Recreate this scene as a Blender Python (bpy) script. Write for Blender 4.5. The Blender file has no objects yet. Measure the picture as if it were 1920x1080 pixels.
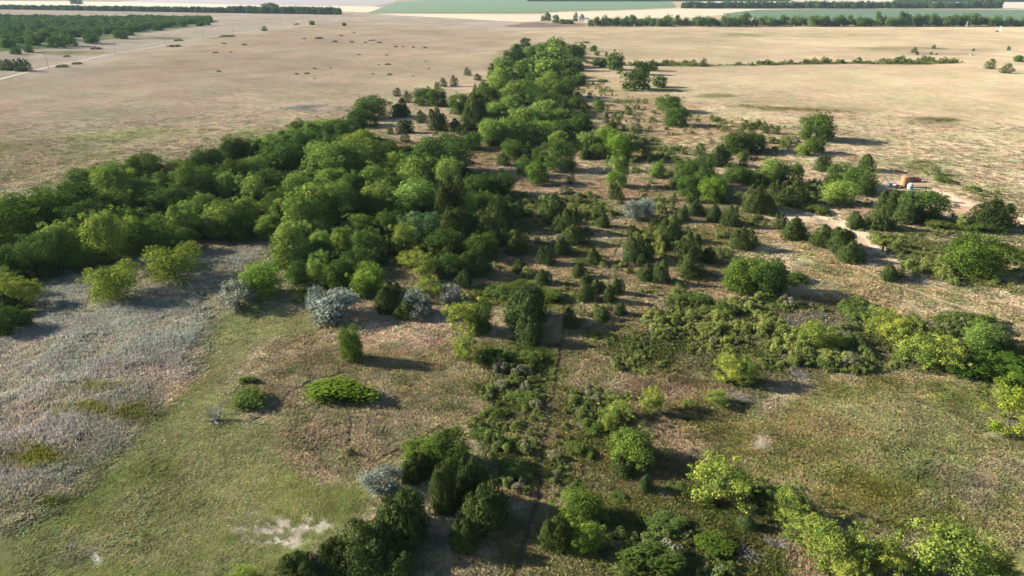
import bpy, math, random
import numpy as np
from mathutils import Vector

# ------------------------------------------------------------------ camera, sky, sun, exposure
SC = bpy.context.scene
COL = SC.collection
FPX, CAM_H = 1297.0, 58.0                      # focal length in pixels of a 1920 px wide frame, height of the drone
PITCH = math.atan(562.0 / FPX)                 # horizon lies a little above the top edge
cam_d = bpy.data.cameras.new('camera'); cam = bpy.data.objects.new('camera', cam_d); COL.objects.link(cam)
cam_d.sensor_width = 36.0; cam_d.lens = 36.0 * FPX / 1920.0
cam_d.clip_start = 0.5; cam_d.clip_end = 80000.0
cam.location = (0, 0, CAM_H); cam.rotation_euler = (math.pi / 2 - PITCH, 0, 0)
SC.camera = cam

SUN_EL, SUN_AZ = math.radians(22.5), math.radians(168.0)      # azimuth measured from +x, counter-clockwise
world = bpy.data.worlds.new('World'); SC.world = world; world.use_nodes = True
wn = world.node_tree.nodes; wl = world.node_tree.links
sky = wn.new('ShaderNodeTexSky'); sky.sky_type = 'NISHITA'; sky.sun_disc = False
sky.sun_elevation = SUN_EL; sky.sun_rotation = math.pi / 2 - SUN_AZ
sky.air_density = 1.0; sky.dust_density = 0.6; sky.ozone_density = 1.0; sky.altitude = 500
wn['Background'].inputs['Strength'].default_value = 0.058
wl.new(sky.outputs['Color'], wn['Background'].inputs['Color'])
sun_d = bpy.data.lights.new('sun', 'SUN'); sun = bpy.data.objects.new('sun', sun_d); COL.objects.link(sun)
sun_d.energy = 5.0; sun_d.angle = math.radians(0.6); sun_d.color = (1.0, 0.91, 0.78)
to_sun = Vector((math.cos(SUN_EL) * math.cos(SUN_AZ), math.cos(SUN_EL) * math.sin(SUN_AZ), math.sin(SUN_EL)))
sun.rotation_euler = to_sun.to_track_quat('Z', 'Y').to_euler()
sun.location = (-60, 20, 80)
vs = SC.view_settings
vs.view_transform = 'Standard'; vs.look = 'None'; vs.gamma = 1.0; vs.use_curve_mapping = False
vs.exposure = 2.1
SC.render.engine = 'CYCLES'
SC.cycles.max_bounces = 5; SC.cycles.diffuse_bounces = 2; SC.cycles.transmission_bounces = 3
SC.cycles.volume_bounces = 0; SC.cycles.transparent_max_bounces = 6
SC.cycles.use_denoising = True; SC.cycles.denoiser = 'OPENIMAGEDENOISE'; SC.cycles.denoising_prefilter = 'ACCURATE'

rnd = random.Random(11)
RNG = np.random.default_rng(5)

# ------------------------------------------------------------------ numeric helpers
def lin(c):
    c = np.asarray(c, float) / 255.0
    return np.where(c <= 0.04045, c / 12.92, ((c + 0.055) / 1.055) ** 2.4)
def A(r, g, b, k=0.60): return lin((r, g, b)) * k * np.array([.95, 1.01, 1.03])

def hash2(ix, iy, seed):
    h = (ix.astype(np.int64) * 374761393 + iy.astype(np.int64) * 668265263 + seed * 974634777) & 0x7fffffff
    h = ((h ^ (h >> 13)) * 1274126177) & 0x7fffffff
    return ((h ^ (h >> 16)) & 0xffff) / 65535.0
def vnoise(x, y, s, seed=0):
    x = np.asarray(x, float) / s; y = np.asarray(y, float) / s
    ix = np.floor(x); iy = np.floor(y); fx = x - ix; fy = y - iy
    fx = fx * fx * (3 - 2 * fx); fy = fy * fy * (3 - 2 * fy)
    a = hash2(ix, iy, seed); b = hash2(ix + 1, iy, seed); c = hash2(ix, iy + 1, seed); d = hash2(ix + 1, iy + 1, seed)
    return (a * (1 - fx) + b * fx) * (1 - fy) + (c * (1 - fx) + d * fx) * fy
def fbm(x, y, s, seed=0, n=4):
    t = 0; a = 0.5; tot = 0
    for k in range(n):
        t = t + a * vnoise(np.asarray(x) + 17.3 * k, np.asarray(y) - 9.1 * k, s / 2 ** k, seed + 7 * k); tot += a; a *= 0.55
    return t / tot
def sstep(a, b, x):
    t = np.clip((x - a) / (b - a), 0, 1); return t * t * (3 - 2 * t)

def hgt(x, y):
    x = np.asarray(x, float); y = np.asarray(y, float)
    r = np.hypot(x, y)
    near = 1 - sstep(300, 700, r); mid = 1 - sstep(900, 1500, r)
    z = mid * 3.0 * (fbm(x, y, 140, 3, 2) - 0.5)
    z = z + near * 1.9 * (fbm(x, y, 34, 21, 3) - 0.5)
    z = z + (1 - sstep(150, 330, r)) * 0.55 * (fbm(x, y, 8.0, 31, 3) - 0.5)
    return z

CP, SP = math.cos(PITCH), math.sin(PITCH)
def ray(px, py):
    u = (px - 960.0) / FPX; v = -(py - 540.0) / FPX
    return np.array([u, CP + v * SP, -SP + v * CP])
def at(px, py, up=0.0):
    """ground point (plus a height) that the photo shows at a pixel"""
    d = ray(px, py); z = 0.0
    for _ in range(6):
        t = (z + up - CAM_H) / d[2]; x, y = d[0] * t, d[1] * t; z = float(hgt(x, y))
    return Vector((x, y, z))
def mpp(px, py):
    P = at(px, py); return (P - Vector((0, 0, CAM_H))).length / FPX

# ------------------------------------------------------------------ mesh and object helpers
def mesh_np(name, V, F, mats=(), smooth=False, attrs=None):
    """V (n,3), F (m,3) or (m,4)"""
    V = np.ascontiguousarray(V, np.float32); F = np.ascontiguousarray(F, np.int32)
    me = bpy.data.meshes.new(name); m, k = F.shape
    me.vertices.add(len(V)); me.vertices.foreach_set('co', V.ravel())
    me.loops.add(m * k); me.loops.foreach_set('vertex_index', F.ravel())
    me.polygons.add(m); me.polygons.foreach_set('loop_start', np.arange(0, m * k, k, dtype=np.int32))
    if smooth: me.polygons.foreach_set('use_smooth', np.ones(m, bool))
    for n, a in (attrs or {}).items():
        a = np.ascontiguousarray(a, np.float32)
        if a.ndim == 1:
            at_ = me.attributes.new(n, 'FLOAT', 'POINT'); at_.data.foreach_set('value', a)
        elif a.shape[1] == 3:
            at_ = me.attributes.new(n, 'FLOAT_VECTOR', 'POINT'); at_.data.foreach_set('vector', a.ravel())
        else:
            at_ = me.attributes.new(n, 'FLOAT_COLOR', 'POINT'); at_.data.foreach_set('color', a.ravel())
    me.update(calc_edges=True); me.validate()
    for mt in mats: me.materials.append(mt)
    return me
def link(name, data, parent=None, loc=None):
    o = bpy.data.objects.new(name, data); COL.objects.link(o)
    if parent is not None: o.parent = parent
    if loc is not None: o.location = loc
    return o
def tag(o, label=None, cat=None, group=None, kind=None):
    if label: o['label'] = label
    if cat: o['category'] = cat
    if group: o['group'] = group
    if kind: o['kind'] = kind
    return o

class MB:
    """collects boxes and tubes into one mesh"""
    def __init__(s): s.v = []; s.f = []
    def box(s, c, d, rz=0.0):
        n = len(s.v); ca, sa = math.cos(rz), math.sin(rz)
        for sx in (-.5, .5):
            for sy in (-.5, .5):
                for sz in (-.5, .5):
                    x, y, z = sx * d[0], sy * d[1], sz * d[2]
                    s.v.append((c[0] + x * ca - y * sa, c[1] + x * sa + y * ca, c[2] + z))
        s.f += [tuple(n + i for i in q) for q in ((0, 1, 3, 2), (4, 6, 7, 5), (0, 4, 5, 1), (2, 3, 7, 6), (0, 2, 6, 4), (1, 5, 7, 3))]
        return s
    def tube(s, pts, rad, k=6, cap=True):
        pts = [Vector(p) for p in pts]; n0 = len(s.v)
        for i, p in enumerate(pts):
            d = (pts[min(i + 1, len(pts) - 1)] - pts[max(i - 1, 0)]).normalized()
            a = d.cross(Vector((0.31, 0.87, 0.13) if abs(d.z) > .8 else (0, 0, 1))).normalized(); b = d.cross(a)
            r = rad[i] if hasattr(rad, '__len__') else rad
            for j in range(k):
                t = 2 * math.pi * j / k; s.v.append(tuple(p + a * (r * math.cos(t)) + b * (r * math.sin(t))))
        for i in range(len(pts) - 1):
            for j in range(k):
                q = n0 + i * k; s.f.append((q + j, q + (j + 1) % k, q + k + (j + 1) % k, q + k + j))
        if cap:
            s.f.append(tuple(n0 + j for j in reversed(range(k)))); e = n0 + (len(pts) - 1) * k; s.f.append(tuple(e + j for j in range(k)))
        return s
    def poly(s, pts, faces):
        n = len(s.v); s.v += [tuple(p) for p in pts]; s.f += [tuple(n + i for i in q) for q in faces]; return s
    def mesh(s, name, mat):
        me = bpy.data.meshes.new(name); me.from_pydata(s.v, [], s.f); me.materials.append(mat); me.update(); return me
    def build(s, name, mat, parent=None, loc=None): return link(name, s.mesh(name, mat), parent, loc)

# ------------------------------------------------------------------ materials
def new_mat(name):
    m = bpy.data.materials.new(name); m.use_nodes = True
    nt = m.node_tree; nt.nodes.clear(); out = nt.nodes.new('ShaderNodeOutputMaterial')
    return m, nt, out
def N(nt, t, **kw):
    n = nt.nodes.new(t)
    for k, v in kw.items():
        if k.startswith('i_'): n.inputs[k[2:].replace('_', ' ')].default_value = v
        else: setattr(n, k, v)
    return n
def rgba(c): return (float(c[0]), float(c[1]), float(c[2]), 1.0)
def plain_mat(name, col, rough=0.8, var=0.25, scale=3.0, metallic=0.0):
    m, nt, out = new_mat(name)
    b = N(nt, 'ShaderNodeBsdfPrincipled'); b.inputs['Roughness'].default_value = rough; b.inputs['Metallic'].default_value = metallic
    tc = N(nt, 'ShaderNodeTexCoord'); no = N(nt, 'ShaderNodeTexNoise'); no.inputs['Scale'].default_value = scale; no.inputs['Detail'].default_value = 5
    mr = N(nt, 'ShaderNodeMapRange'); mr.inputs['To Min'].default_value = 1 - var; mr.inputs['To Max'].default_value = 1 + var
    mx = N(nt, 'ShaderNodeMix', data_type='RGBA', blend_type='MULTIPLY'); mx.inputs[0].default_value = 1.0
    mx.inputs[6].default_value = rgba(col)
    nt.links.new(tc.outputs['Object'], no.inputs['Vector']); nt.links.new(no.outputs['Fac'], mr.inputs['Value'])
    nt.links.new(mr.outputs['Result'], mx.inputs[7]); nt.links.new(mx.outputs[2], b.inputs['Base Color'])
    nt.links.new(b.outputs[0], out.inputs[0]); return m
def leaf_mat(name, dark, light, trans=0.3, use_instancer=False):
    """leaf colour runs from dark to light with a random value per leaf, times the colour of the plant"""
    m, nt, out = new_mat(name)
    at1 = N(nt, 'ShaderNodeAttribute', attribute_name='tint')
    mx = N(nt, 'ShaderNodeMix', data_type='RGBA'); mx.inputs[6].default_value = rgba(dark); mx.inputs[7].default_value = rgba(light)
    nt.links.new(at1.outputs['Fac'], mx.inputs[0])
    mu = N(nt, 'ShaderNodeMix', data_type='RGBA', blend_type='MULTIPLY'); mu.inputs[0].default_value = 1.0
    nt.links.new(mx.outputs[2], mu.inputs[6])
    if use_instancer:
        ia = N(nt, 'ShaderNodeAttribute', attribute_name='icol', attribute_type='INSTANCER'); nt.links.new(ia.outputs['Color'], mu.inputs[7])
    else:
        oi = N(nt, 'ShaderNodeObjectInfo'); nt.links.new(oi.outputs['Color'], mu.inputs[7])
    d = N(nt, 'ShaderNodeBsdfDiffuse'); t = N(nt, 'ShaderNodeBsdfTranslucent'); ms = N(nt, 'ShaderNodeMixShader'); ms.inputs[0].default_value = trans
    nt.links.new(mu.outputs[2], d.inputs['Color']); nt.links.new(mu.outputs[2], t.inputs['Color'])
    nt.links.new(d.outputs[0], ms.inputs[1]); nt.links.new(t.outputs[0], ms.inputs[2]); nt.links.new(ms.outputs[0], out.inputs[0])
    return m

M = {}
M['leaf'] = leaf_mat('broadleaf_foliage', (.040, .080, .020), (.140, .188, .040), 0.26)
M['cedar'] = leaf_mat('juniper_foliage', (.020, .034, .011), (.068, .092, .028), 0.16)
M['silver'] = leaf_mat('silver_foliage', (.15, .165, .13), (.34, .35, .29), 0.25)
M['bush'] = leaf_mat('shrub_foliage', (.048, .076, .016), (.100, .135, .032), 0.34)
M['scrub'] = leaf_mat('scrub_foliage', (.60, .60, .60), (1.25, 1.25, 1.25), 0.28, True)
M['blade'] = leaf_mat('grass_blades', (.72, .72, .72), (1.2, 1.2, 1.2), 0.30, True)
M['bark'] = plain_mat('bark', (.055, .047, .038), 0.9, 0.35, 6)
M['dead'] = plain_mat('weathered_dead_wood', (.19, .17, .155), 0.9, 0.35, 5)
M['pole'] = plain_mat('weathered_pole_wood', (.11, .09, .075), 0.9, 0.3, 2)
M['steel'] = plain_mat('galvanised_steel', (.42, .43, .44), 0.45, 0.15, 4, 0.6)
M['wire'] = plain_mat('wire', (.12, .12, .12), 0.5, 0.1, 4, 0.5)
M['white'] = plain_mat('white_paint', (.46, .45, .43), 0.6, 0.12, 1.5)
M['roof'] = plain_mat('grey_roof_shingle', (.20, .20, .21), 0.85, 0.2, 2)
M['glass'] = plain_mat('dark_window_glass', (.03, .035, .045), 0.15, 0.1, 2)
M['rust'] = plain_mat('orange_rusted_metal', (.24, .13, .055), 0.85, 0.35, 1.4)
M['teal'] = plain_mat('faded_teal_metal', (.15, .21, .20), 0.6, 0.3, 1.6)
M['maroon'] = plain_mat('dark_red_paint', (.13, .035, .03), 0.5, 0.3, 2)
M['black'] = plain_mat('black_rubber', (.02, .02, .022), 0.8, 0.2, 3)

# ------------------------------------------------------------------ ground cover map, all in metres on the ground
def wpoly(pts):
    return np.array([at(*p)[:2] for p in pts])
def poly_sd(P, x, y):
    """signed distance to polygon, positive inside"""
    d2 = np.full(x.shape, 1e18); ins = np.zeros(x.shape, bool); n = len(P)
    for i in range(n):
        ax, ay = P[i]; bx, by = P[(i + 1) % n]; ex, ey = bx - ax, by - ay
        t = np.clip(((x - ax) * ex + (y - ay) * ey) / (ex * ex + ey * ey + 1e-9), 0, 1)
        d2 = np.minimum(d2, (x - ax - t * ex) ** 2 + (y - ay - t * ey) ** 2)
        c = (ay > y) != (by > y)
        with np.errstate(divide='ignore', invalid='ignore'):
            xi = ax + (y - ay) * ex / (ey if ey != 0 else 1e-9)
        ins ^= c & (x < xi)
    d = np.sqrt(d2); return np.where(ins, d, -d)
def line_d(P, x, y):
    d2 = np.full(x.shape, 1e18)
    for i in range(len(P) - 1):
        ax, ay = P[i]; bx, by = P[i + 1]; ex, ey = bx - ax, by - ay
        t = np.clip(((x - ax) * ex + (y - ay) * ey) / (ex * ex + ey * ey + 1e-9), 0, 1)
        d2 = np.minimum(d2, (x - ax - t * ex) ** 2 + (y - ay - t * ey) ** 2)
    return np.sqrt(d2)

# kind, colour as it looks, soft edge (m), patchiness 0..1, patch size (m), grass height (m), points
ZONES = [
 ('poly', (172, 150, 126), 30, .15, 60, .35, [(-300, 520), (-300, 190), (0, 150), (640, 34), (1000, 52), (960, 80), (900, 125), (720, 180), (480, 262), (200, 330), (0, 420)]),
 ('poly', (182, 163, 144), 40, .2, 90, .3, [(-300, 60), (-300, 12), (640, 24), (1000, 30), (1000, 56), (640, 40), (330, 78), (0, 140)]),
 ('poly', (182, 160, 129), 20, .3, 50, .35, [(1090, 56), (2200, 54), (2200, 330), (1700, 300), (1300, 175), (1100, 150)]),
 ('ell', (142, 138, 92), 12, .65, 22, .3, (60, 320, 260, 70)),
 ('ell', (150, 143, 98), 12, .7, 26, .3, (330, 258, 240, 22)),
 ('ell', (140, 128, 116), 6, .6, 14, .3, (620, 205, 110, 9)),
 # grove floor: green grass, with the shade under the trees put into its colour
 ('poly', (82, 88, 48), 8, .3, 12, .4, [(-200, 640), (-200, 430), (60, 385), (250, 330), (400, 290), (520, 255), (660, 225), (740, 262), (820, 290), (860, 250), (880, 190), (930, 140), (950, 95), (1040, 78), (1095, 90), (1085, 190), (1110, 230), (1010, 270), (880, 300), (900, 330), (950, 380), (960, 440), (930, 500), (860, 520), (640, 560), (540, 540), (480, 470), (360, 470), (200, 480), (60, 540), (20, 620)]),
 # dry sandy slopes in the middle
 ('poly', (178, 150, 118), 5, .3, 9, .35, [(850, 300), (900, 292), (960, 330), (1100, 340), (1260, 330), (1260, 380), (1130, 372), (950, 362), (890, 345)]),
 ('poly', (180, 154, 120), 8, .3, 12, .35, [(1080, 120), (1200, 170), (1330, 210), (1460, 250), (1500, 300), (1420, 300), (1280, 280), (1180, 240), (1090, 180)]),
 ('poly', (110, 108, 62), 7, .55, 8, .45, [(930, 365), (1140, 362), (1180, 420), (1150, 480), (1060, 505), (960, 490), (930, 430)]),
 ('poly', (112, 110, 64), 9, .6, 9, .45, [(1090, 230), (1200, 240), (1300, 290), (1260, 330), (1160, 300), (1100, 290), (1000, 290), (1020, 265)]),
 ('poly', (128, 118, 72), 9, .6, 9, .45, [(1180, 380), (1300, 350), (1480, 380), (1440, 420), (1400, 470), (1300, 500), (1180, 470)]),
 ('poly', (165, 140, 106), 7, .35, 8, .4, [(950, 480), (1100, 490), (1250, 500), (1360, 520), (1380, 560), (1250, 570), (1180, 620), (1060, 640), (1010, 630), (1030, 560), (960, 530), (930, 500)]),
 ('poly', (172, 148, 108), 5, .25, 8, .45, [(1400, 395), (1500, 430), (1600, 490), (1700, 530), (1920, 590), (2150, 640), (2150, 720), (1900, 660), (1840, 590), (1660, 590), (1480, 560), (1560, 545), (1500, 480), (1440, 440)]),
 ('poly', (112, 110, 62), 5, .6, 7, .55, [(1620, 425), (1720, 410), (1860, 430), (2000, 500), (2000, 590), (1840, 560), (1700, 505), (1650, 470)]),
 ('poly', (132, 126, 88), 10, .6, 14, .3, [(1660, 300), (1800, 320), (2000, 380), (2000, 430), (1850, 380), (1740, 345), (1650, 330)]),
 # left wetland: silver grey reeds, mown green strip, pink dry knoll
 ('poly', (160, 152, 140), 5.0, .3, 5, .8, [(-260, 700), (-200, 560), (40, 600), (120, 520), (250, 480), (380, 470), (500, 462), (520, 490), (440, 520), (415, 545), (440, 590), (400, 640), (335, 720), (255, 800), (140, 925), (20, 985), (-300, 1060)]),
 ('ell', (122, 122, 46), 2.5, .65, 5, .8, (20, 860, 110, 30)),
 ('ell', (118, 118, 50), 2.5, .7, 5, .8, (60, 945, 90, 28)),
 ('ell', (128, 124, 66), 2.5, .8, 5, .8, (190, 760, 120, 40)),
 ('poly', (120, 122, 70), 2.5, .2, 9, .12, [(436, 590), (480, 570), (560, 585), (600, 620), (520, 640), (470, 690), (400, 740), (470, 780), (540, 790), (545, 850), (620, 890), (720, 880), (800, 850), (700, 960), (640, 1000), (560, 1080), (500, 1200), (-400, 1200), (-200, 1040), (30, 985), (140, 930), (260, 805), (340, 725), (400, 645)]),
 ('ell', (118, 114, 84), 3, .6, 7, .2, (90, 1040, 110, 60)),
 ('poly', (148, 130, 94), 3, .4, 6, .3, [(470, 690), (540, 615), (700, 640), (850, 660), (880, 720), (860, 800), (790, 810), (700, 880), (600, 892), (540, 860), (530, 790), (470, 770), (430, 740)]),
 ('poly', (156, 136, 106), 2, .4, 4, .35, [(545, 760), (590, 730), (700, 760), (850, 770), (790, 815), (700, 870), (590, 885), (540, 845), (525, 800)]),
 ('poly', (154, 136, 106), 2, .5, 5, .35, [(490, 650), (540, 625), (640, 650), (600, 700), (520, 740), (480, 720)]),
 # middle foreground around the trail
 ('poly', (146, 130, 90), 4, .45, 6, .4, [(830, 640), (1050, 630), (1260, 590), (1260, 700), (1380, 720), (1420, 900), (1500, 1000), (1560, 1200), (700, 1200), (780, 1010), (960, 940), (950, 860), (850, 820), (880, 700)]),
 ('poly', (98, 103, 52), 3, .55, 5, .5, [(890, 730), (1000, 690), (1045, 700), (1020, 860), (1010, 930), (950, 900), (900, 830)]),
 ('poly', (100, 102, 54), 3, .6, 5, .45, [(1060, 720), (1180, 740), (1200, 860), (1140, 930), (1040, 900), (1030, 800)]),
 ('poly', (98, 100, 54), 3, .55, 5, .45, [(1010, 1020), (1150, 900), (1300, 880), (1480, 960), (1560, 1100), (1500, 1200), (1000, 1200)]),
 ('ell', (160, 132, 94), 2, .35, 4, .4, (985, 930, 50, 25)),
 ('ell', (152, 126, 86), 2, .4, 4, .4, (920, 1020, 90, 45)),
 ('ell', (165, 140, 98), 2, .4, 4, .4, (1120, 650, 90, 40)),
 ('ell', (144, 122, 98), 2, .7, 4, .4, (1230, 725, 90, 18)),
 # right meadow
 ('poly', (136, 128, 76), 4, .3, 8, .3, [(1300, 790), (1400, 750), (1520, 700), (1720, 700), (1900, 710), (2150, 720), (2150, 1200), (1900, 1200), (1640, 980), (1480, 900), (1400, 860)]),
 ('ell', (146, 126, 86), 3, .5, 6, .3, (1540, 815, 120, 55)),
 ('ell', (126, 122, 78), 3, .6, 6, .35, (1740, 860, 120, 50)),
 ('ell', (130, 120, 58), 3, .6, 6, .3, (1640, 930, 160, 40)),
 ('ell', (120, 120, 64), 3, .7, 5, .35, (1720, 980, 130, 40)),
 ('ell', (150, 130, 104), 3, .75, 5, .3, (1880, 930, 120, 90)),
 # scrub thicket
 ('poly', (92, 96, 52), 3, .35, 6, .6, [(1080, 650), (1200, 610), (1260, 560), (1500, 575), (1600, 575), (1700, 605), (1860, 600), (1880, 650), (1990, 670), (1990, 720), (1850, 690), (1600, 690), (1480, 705), (1400, 735), (1260, 712), (1150, 690)]),
 ('ell', (130, 122, 112), 2, .75, 5, .6, (1480, 620, 130, 35)),
 ('poly', (92, 100, 46), 2, .4, 5, .5, [(890, 655), (960, 635), (1040, 650), (1035, 690), (940, 700), (890, 690)]),
 ('poly', (104, 112, 50), 3, .35, 6, .5, [(870, 560), (900, 530), (980, 520), (1060, 545), (1060, 570), (990, 580), (900, 575)]),
 # green damp streaks on the far prairie
 ('ell', (98, 104, 58), 3, .3, 10, .4, (1343, 180, 34, 6)), ('ell', (108, 108, 66), 3, .5, 10, .4, (1410, 200, 40, 4)),
 ('ell', (112, 104, 76), 3, .4, 10, .4, (1755, 227, 55, 8)), ('ell', (118, 112, 76), 3, .5, 10, .4, (1680, 222, 30, 4)),
 ('ell', (120, 112, 72), 3, .6, 12, .4, (1520, 205, 130, 7)), ('ell', (112, 112, 62), 3, .4, 8, .4, (1735, 306, 38, 7)),
 ('ell', (104, 108, 60), 3, .4, 8, .4, (1255, 168, 45, 5)), ('ell', (104, 106, 62), 3, .4, 8, .4, (1170, 190, 35, 5)),
 ('ell', (140, 130, 92), 8, .6, 30, .3, (1480, 66, 200, 5)), ('ell', (140, 126, 92), 8, .6, 30, .3, (1700, 92, 90, 5)),
 ('ell', (150, 132, 112), 8, .5, 30, .3, (1790, 98, 120, 7)), ('ell', (120, 110, 84), 5, .5, 20, .3, (1755, 91, 22, 1.3)), ('ell', (120, 110, 84), 5, .5, 20, .3, (1835, 92, 30, 1.3)),
 ('poly', (84, 92, 54), 4, .3, 12, .8, [(1090, 114), (1150, 122), (1290, 117), (1340, 122), (1500, 118), (1740, 112), (1805, 117), (1740, 121), (1600, 120), (1450, 122), (1340, 125), (1220, 124), (1120, 122)]),
 ('poly', (110, 122, 74), 8, .4, 25, .4, [(-300, 120), (-200, 40), (395, 40), (380, 48), (250, 66), (190, 76), (80, 92), (0, 98)]),
 ('ell', (128, 128, 86), 6, .6, 25, .3, (150, 100, 70, 5)), ('ell', (125, 122, 88), 6, .6, 25, .3, (300, 72, 90, 3)),
 ('poly', (132, 112, 98), 8, .2, 25, .3, [(950, 48), (985, 42), (1105, 44), (1105, 50), (1000, 52), (948, 51)]),
 # bare earth
 ('poly', (178, 150, 122), 2, .35, 5, .08, [(1620, 352), (1650, 340), (1730, 338), (1790, 365), (1920, 400), (2100, 440), (2100, 465), (1880, 415), (1790, 410), (1720, 375), (1640, 365)]),
 ('poly', (186, 160, 134), 2, .3, 4, .08, [(1470, 408), (1540, 398), (1585, 412), (1620, 440), (1680, 475), (1710, 500), (1690, 506), (1640, 478), (1590, 446), (1540, 420), (1490, 416)]),
 ('ell', (188, 170, 150), 1.2, .94, .8, .05, (470, 985, 55, 24)), ('ell', (204, 187, 168), 1.2, .91, .8, .05, (515, 1008, 60, 20)), ('ell', (200, 186, 164), 1.2, .98, .9, .05, (560, 985, 60, 20)),
 ('ell', (205, 195, 180), .4, .6, 1.2, .05, (180, 1045, 8, 16)),
 ('ell', (212, 190, 160), .5, .4, 1.2, .05, (1430, 828, 17, 20)), ('ell', (190, 165, 130), .5, .5, 1.5, .05, (1860, 815, 22, 8)),
 ('ell', (196, 166, 134), .6, .5, 1.5, .08, (1225, 1008, 30, 8)), ('ell', (196, 172, 140), .8, .4, 2, .08, (1215, 535, 20, 5)),
 ('ell', (176, 146, 116), .8, .4, 2, .08, (898, 1040, 40, 10)), ('ell', (190, 166, 150), 2, .5, 4, .08, (855, 162, 25, 4)),
 ('ell', (170, 134, 106), 2, .4, 4, .3, (830, 245, 40, 14)), ('ell', (176, 140, 110), 2, .4, 4, .3, (755, 270, 40, 10)),
]
for i, z in enumerate(ZONES):
    if z[0] == 'poly': g = wpoly(z[6])
    else:
        cx, cy, rx, ry = z[6]; c = at(cx, cy); a = at(cx, max(cy - ry, -12)); b = at(cx, cy + ry)
        g = (c.x, (a.y + b.y) / 2, rx * mpp(cx, cy), abs(a.y - b.y) / 2, c.x / c.y)
    ZONES[i] = z[:6] + (g,)

TRAILS = {   # name: (half width m, points)
 'trail': (.40, [(955, 1130), (975, 1050), (992, 985), (1010, 930), (1013, 890), (1018, 845), (1030, 790), (1040, 730), (1048, 670), (1056, 620), (1062, 585)]),
 'slope': (.30, [(1105, 520), (1140, 505), (1150, 480), (1162, 455), (1168, 430), (1180, 405)]),
 'slope2': (.22, [(1137, 535), (1143, 505)]),
 'knoll': (.25, [(470, 790), (510, 770), (545, 735), (590, 712), (650, 700)]),
 'knoll2': (.2, [(653, 835), (658, 780), (680, 750)]),
 'two_a': (.32, [(1330, 300), (1334, 280), (1332, 258), (1318, 234)]), 'two_b': (.32, [(1338, 295), (1339, 272), (1335, 252), (1322, 234)]),
 'meadow': (.22, [(1728, 790), (1722, 750), (1715, 735), (1718, 710)]), 'hill': (.3, [(1680, 585), (1690, 560), (1692, 545)]),
 'cut': (.35, [(700, 868), (760, 835), (800, 815), (830, 800)]),
}
TRACKW = {k: (w, np.array([at(*p)[:2] for p in pts])) for k, (w, pts) in TRAILS.items()}

BARE = [(1.7, np.array([at(*p)[:2] for p in q])) for q in ([(1462, 412), (1530, 402), (1580, 415), (1630, 450), (1690, 492), (1725, 508)], [(1630, 356), (1690, 348), (1740, 356), (1790, 376), (1860, 396), (1930, 416), (2080, 455)])]
def cover(x, y):
    """colour, grass height and bareness at ground points"""
    n = len(x); r = np.hypot(x, y)
    col = np.tile(A(188, 165, 134), (n, 1)); gh = np.full(n, .35)
    for i, (kd, c, soft, patch, psize, h, g) in enumerate(ZONES):
        if kd == 'poly':
            lo = g.min(0) - soft * 3; hi = g.max(0) + soft * 3
        else:
            lo = np.array([g[0] - g[2] * 1.6 - abs(g[4]) * g[3] * 1.6, g[1] - g[3] * 1.6]); hi = np.array([g[0] + g[2] * 1.6 + abs(g[4]) * g[3] * 1.6, g[1] + g[3] * 1.6])
        k = np.nonzero((x > lo[0]) & (x < hi[0]) & (y > lo[1]) & (y < hi[1]))[0]
        if not len(k): continue
        X, Y = x[k], y[k]
        nz = fbm(X, Y, psize, 40 + i, 4) - .5
        if kd == 'poly': sd = poly_sd(g, X, Y) + nz * soft * 4.0; m = sstep(-soft, soft, sd)
        else:
            dx = (X - g[0] - (Y - g[1]) * g[4]) / g[2]; dy = (Y - g[1]) / g[3]
            m = 1 - sstep(.45, 1.15, np.hypot(dx, dy) + nz * .9)
        n2 = fbm(X, Y, psize * 1.3, 140 + i, 4)
        m = m * ((1 - patch) + patch * (sstep(.42, .58, n2) if patch < .9 else sstep(.47, .56, n2)))
        col[k] = col[k] * (1 - m[:, None]) + A(*c) * m[:, None]; gh[k] = gh[k] * (1 - m) + h * m
    k = np.nonzero((y > 100) & (y < 320) & (x > 40))[0]
    for w, P in BARE:       # pale sandy tracks at right
        m = 1 - sstep(w * .7, w * 1.8, line_d(P, x[k], y[k]) + (fbm(x[k], y[k], 4, 93, 3) - .5) * 3.0)
        col[k] = col[k] * (1 - m[:, None]) + A(204, 180, 152) * m[:, None]; gh[k] = gh[k] * (1 - m) + .04 * m
    # natural variation
    near = 1 - sstep(250, 600, r)
    v = (fbm(x, y, 26, 301, 4) - .5) * .5 + (fbm(x, y, 3.2, 311, 3) - .5) * .55 * near + (fbm(x, y, 120, 321, 3) - .5) * .35
    hue = (fbm(x, y, 14, 331, 4) - .5)
    col = col * (1 + v)[:, None]
    cl = sstep(.53, .60, fbm(x, y, 2.4, 401, 3)) * near; cg = sstep(.54, .62, fbm(x, y, 3.6, 411, 3)) * near; cd_ = sstep(.56, .62, fbm(x, y, 1.5, 421, 2)) * near
    veg = sstep(.1, .34, gh) * (1 - .75 * sstep(.45, .6, gh))
    col = col * (1 + (veg * cl * .24)[:, None] * np.array([1.1, 1.0, .9])); col = col * (1 - (veg * cg * .20)[:, None] * np.array([1.25, .75, 1.3])); col = col * (1 - veg * cd_ * .22)[:, None]
    col[:, 0] *= 1 + .22 * hue; col[:, 2] *= 1 + .05 * hue; col[:, 1] *= 1 - .10 * hue
    tr = np.zeros(n); k = np.nonzero((r < 420) & (y > 30))[0]
    for w, P in TRACKW.values():
        wob = (fbm(x[k], y[k], 3, 77, 2) - .5) * .5
        tr[k] = np.maximum(tr[k], 1 - sstep(w * .6, w * 1.5, line_d(P, x[k], y[k]) + wob * .4))
    return np.clip(col, .004, .9), gh, tr

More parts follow.
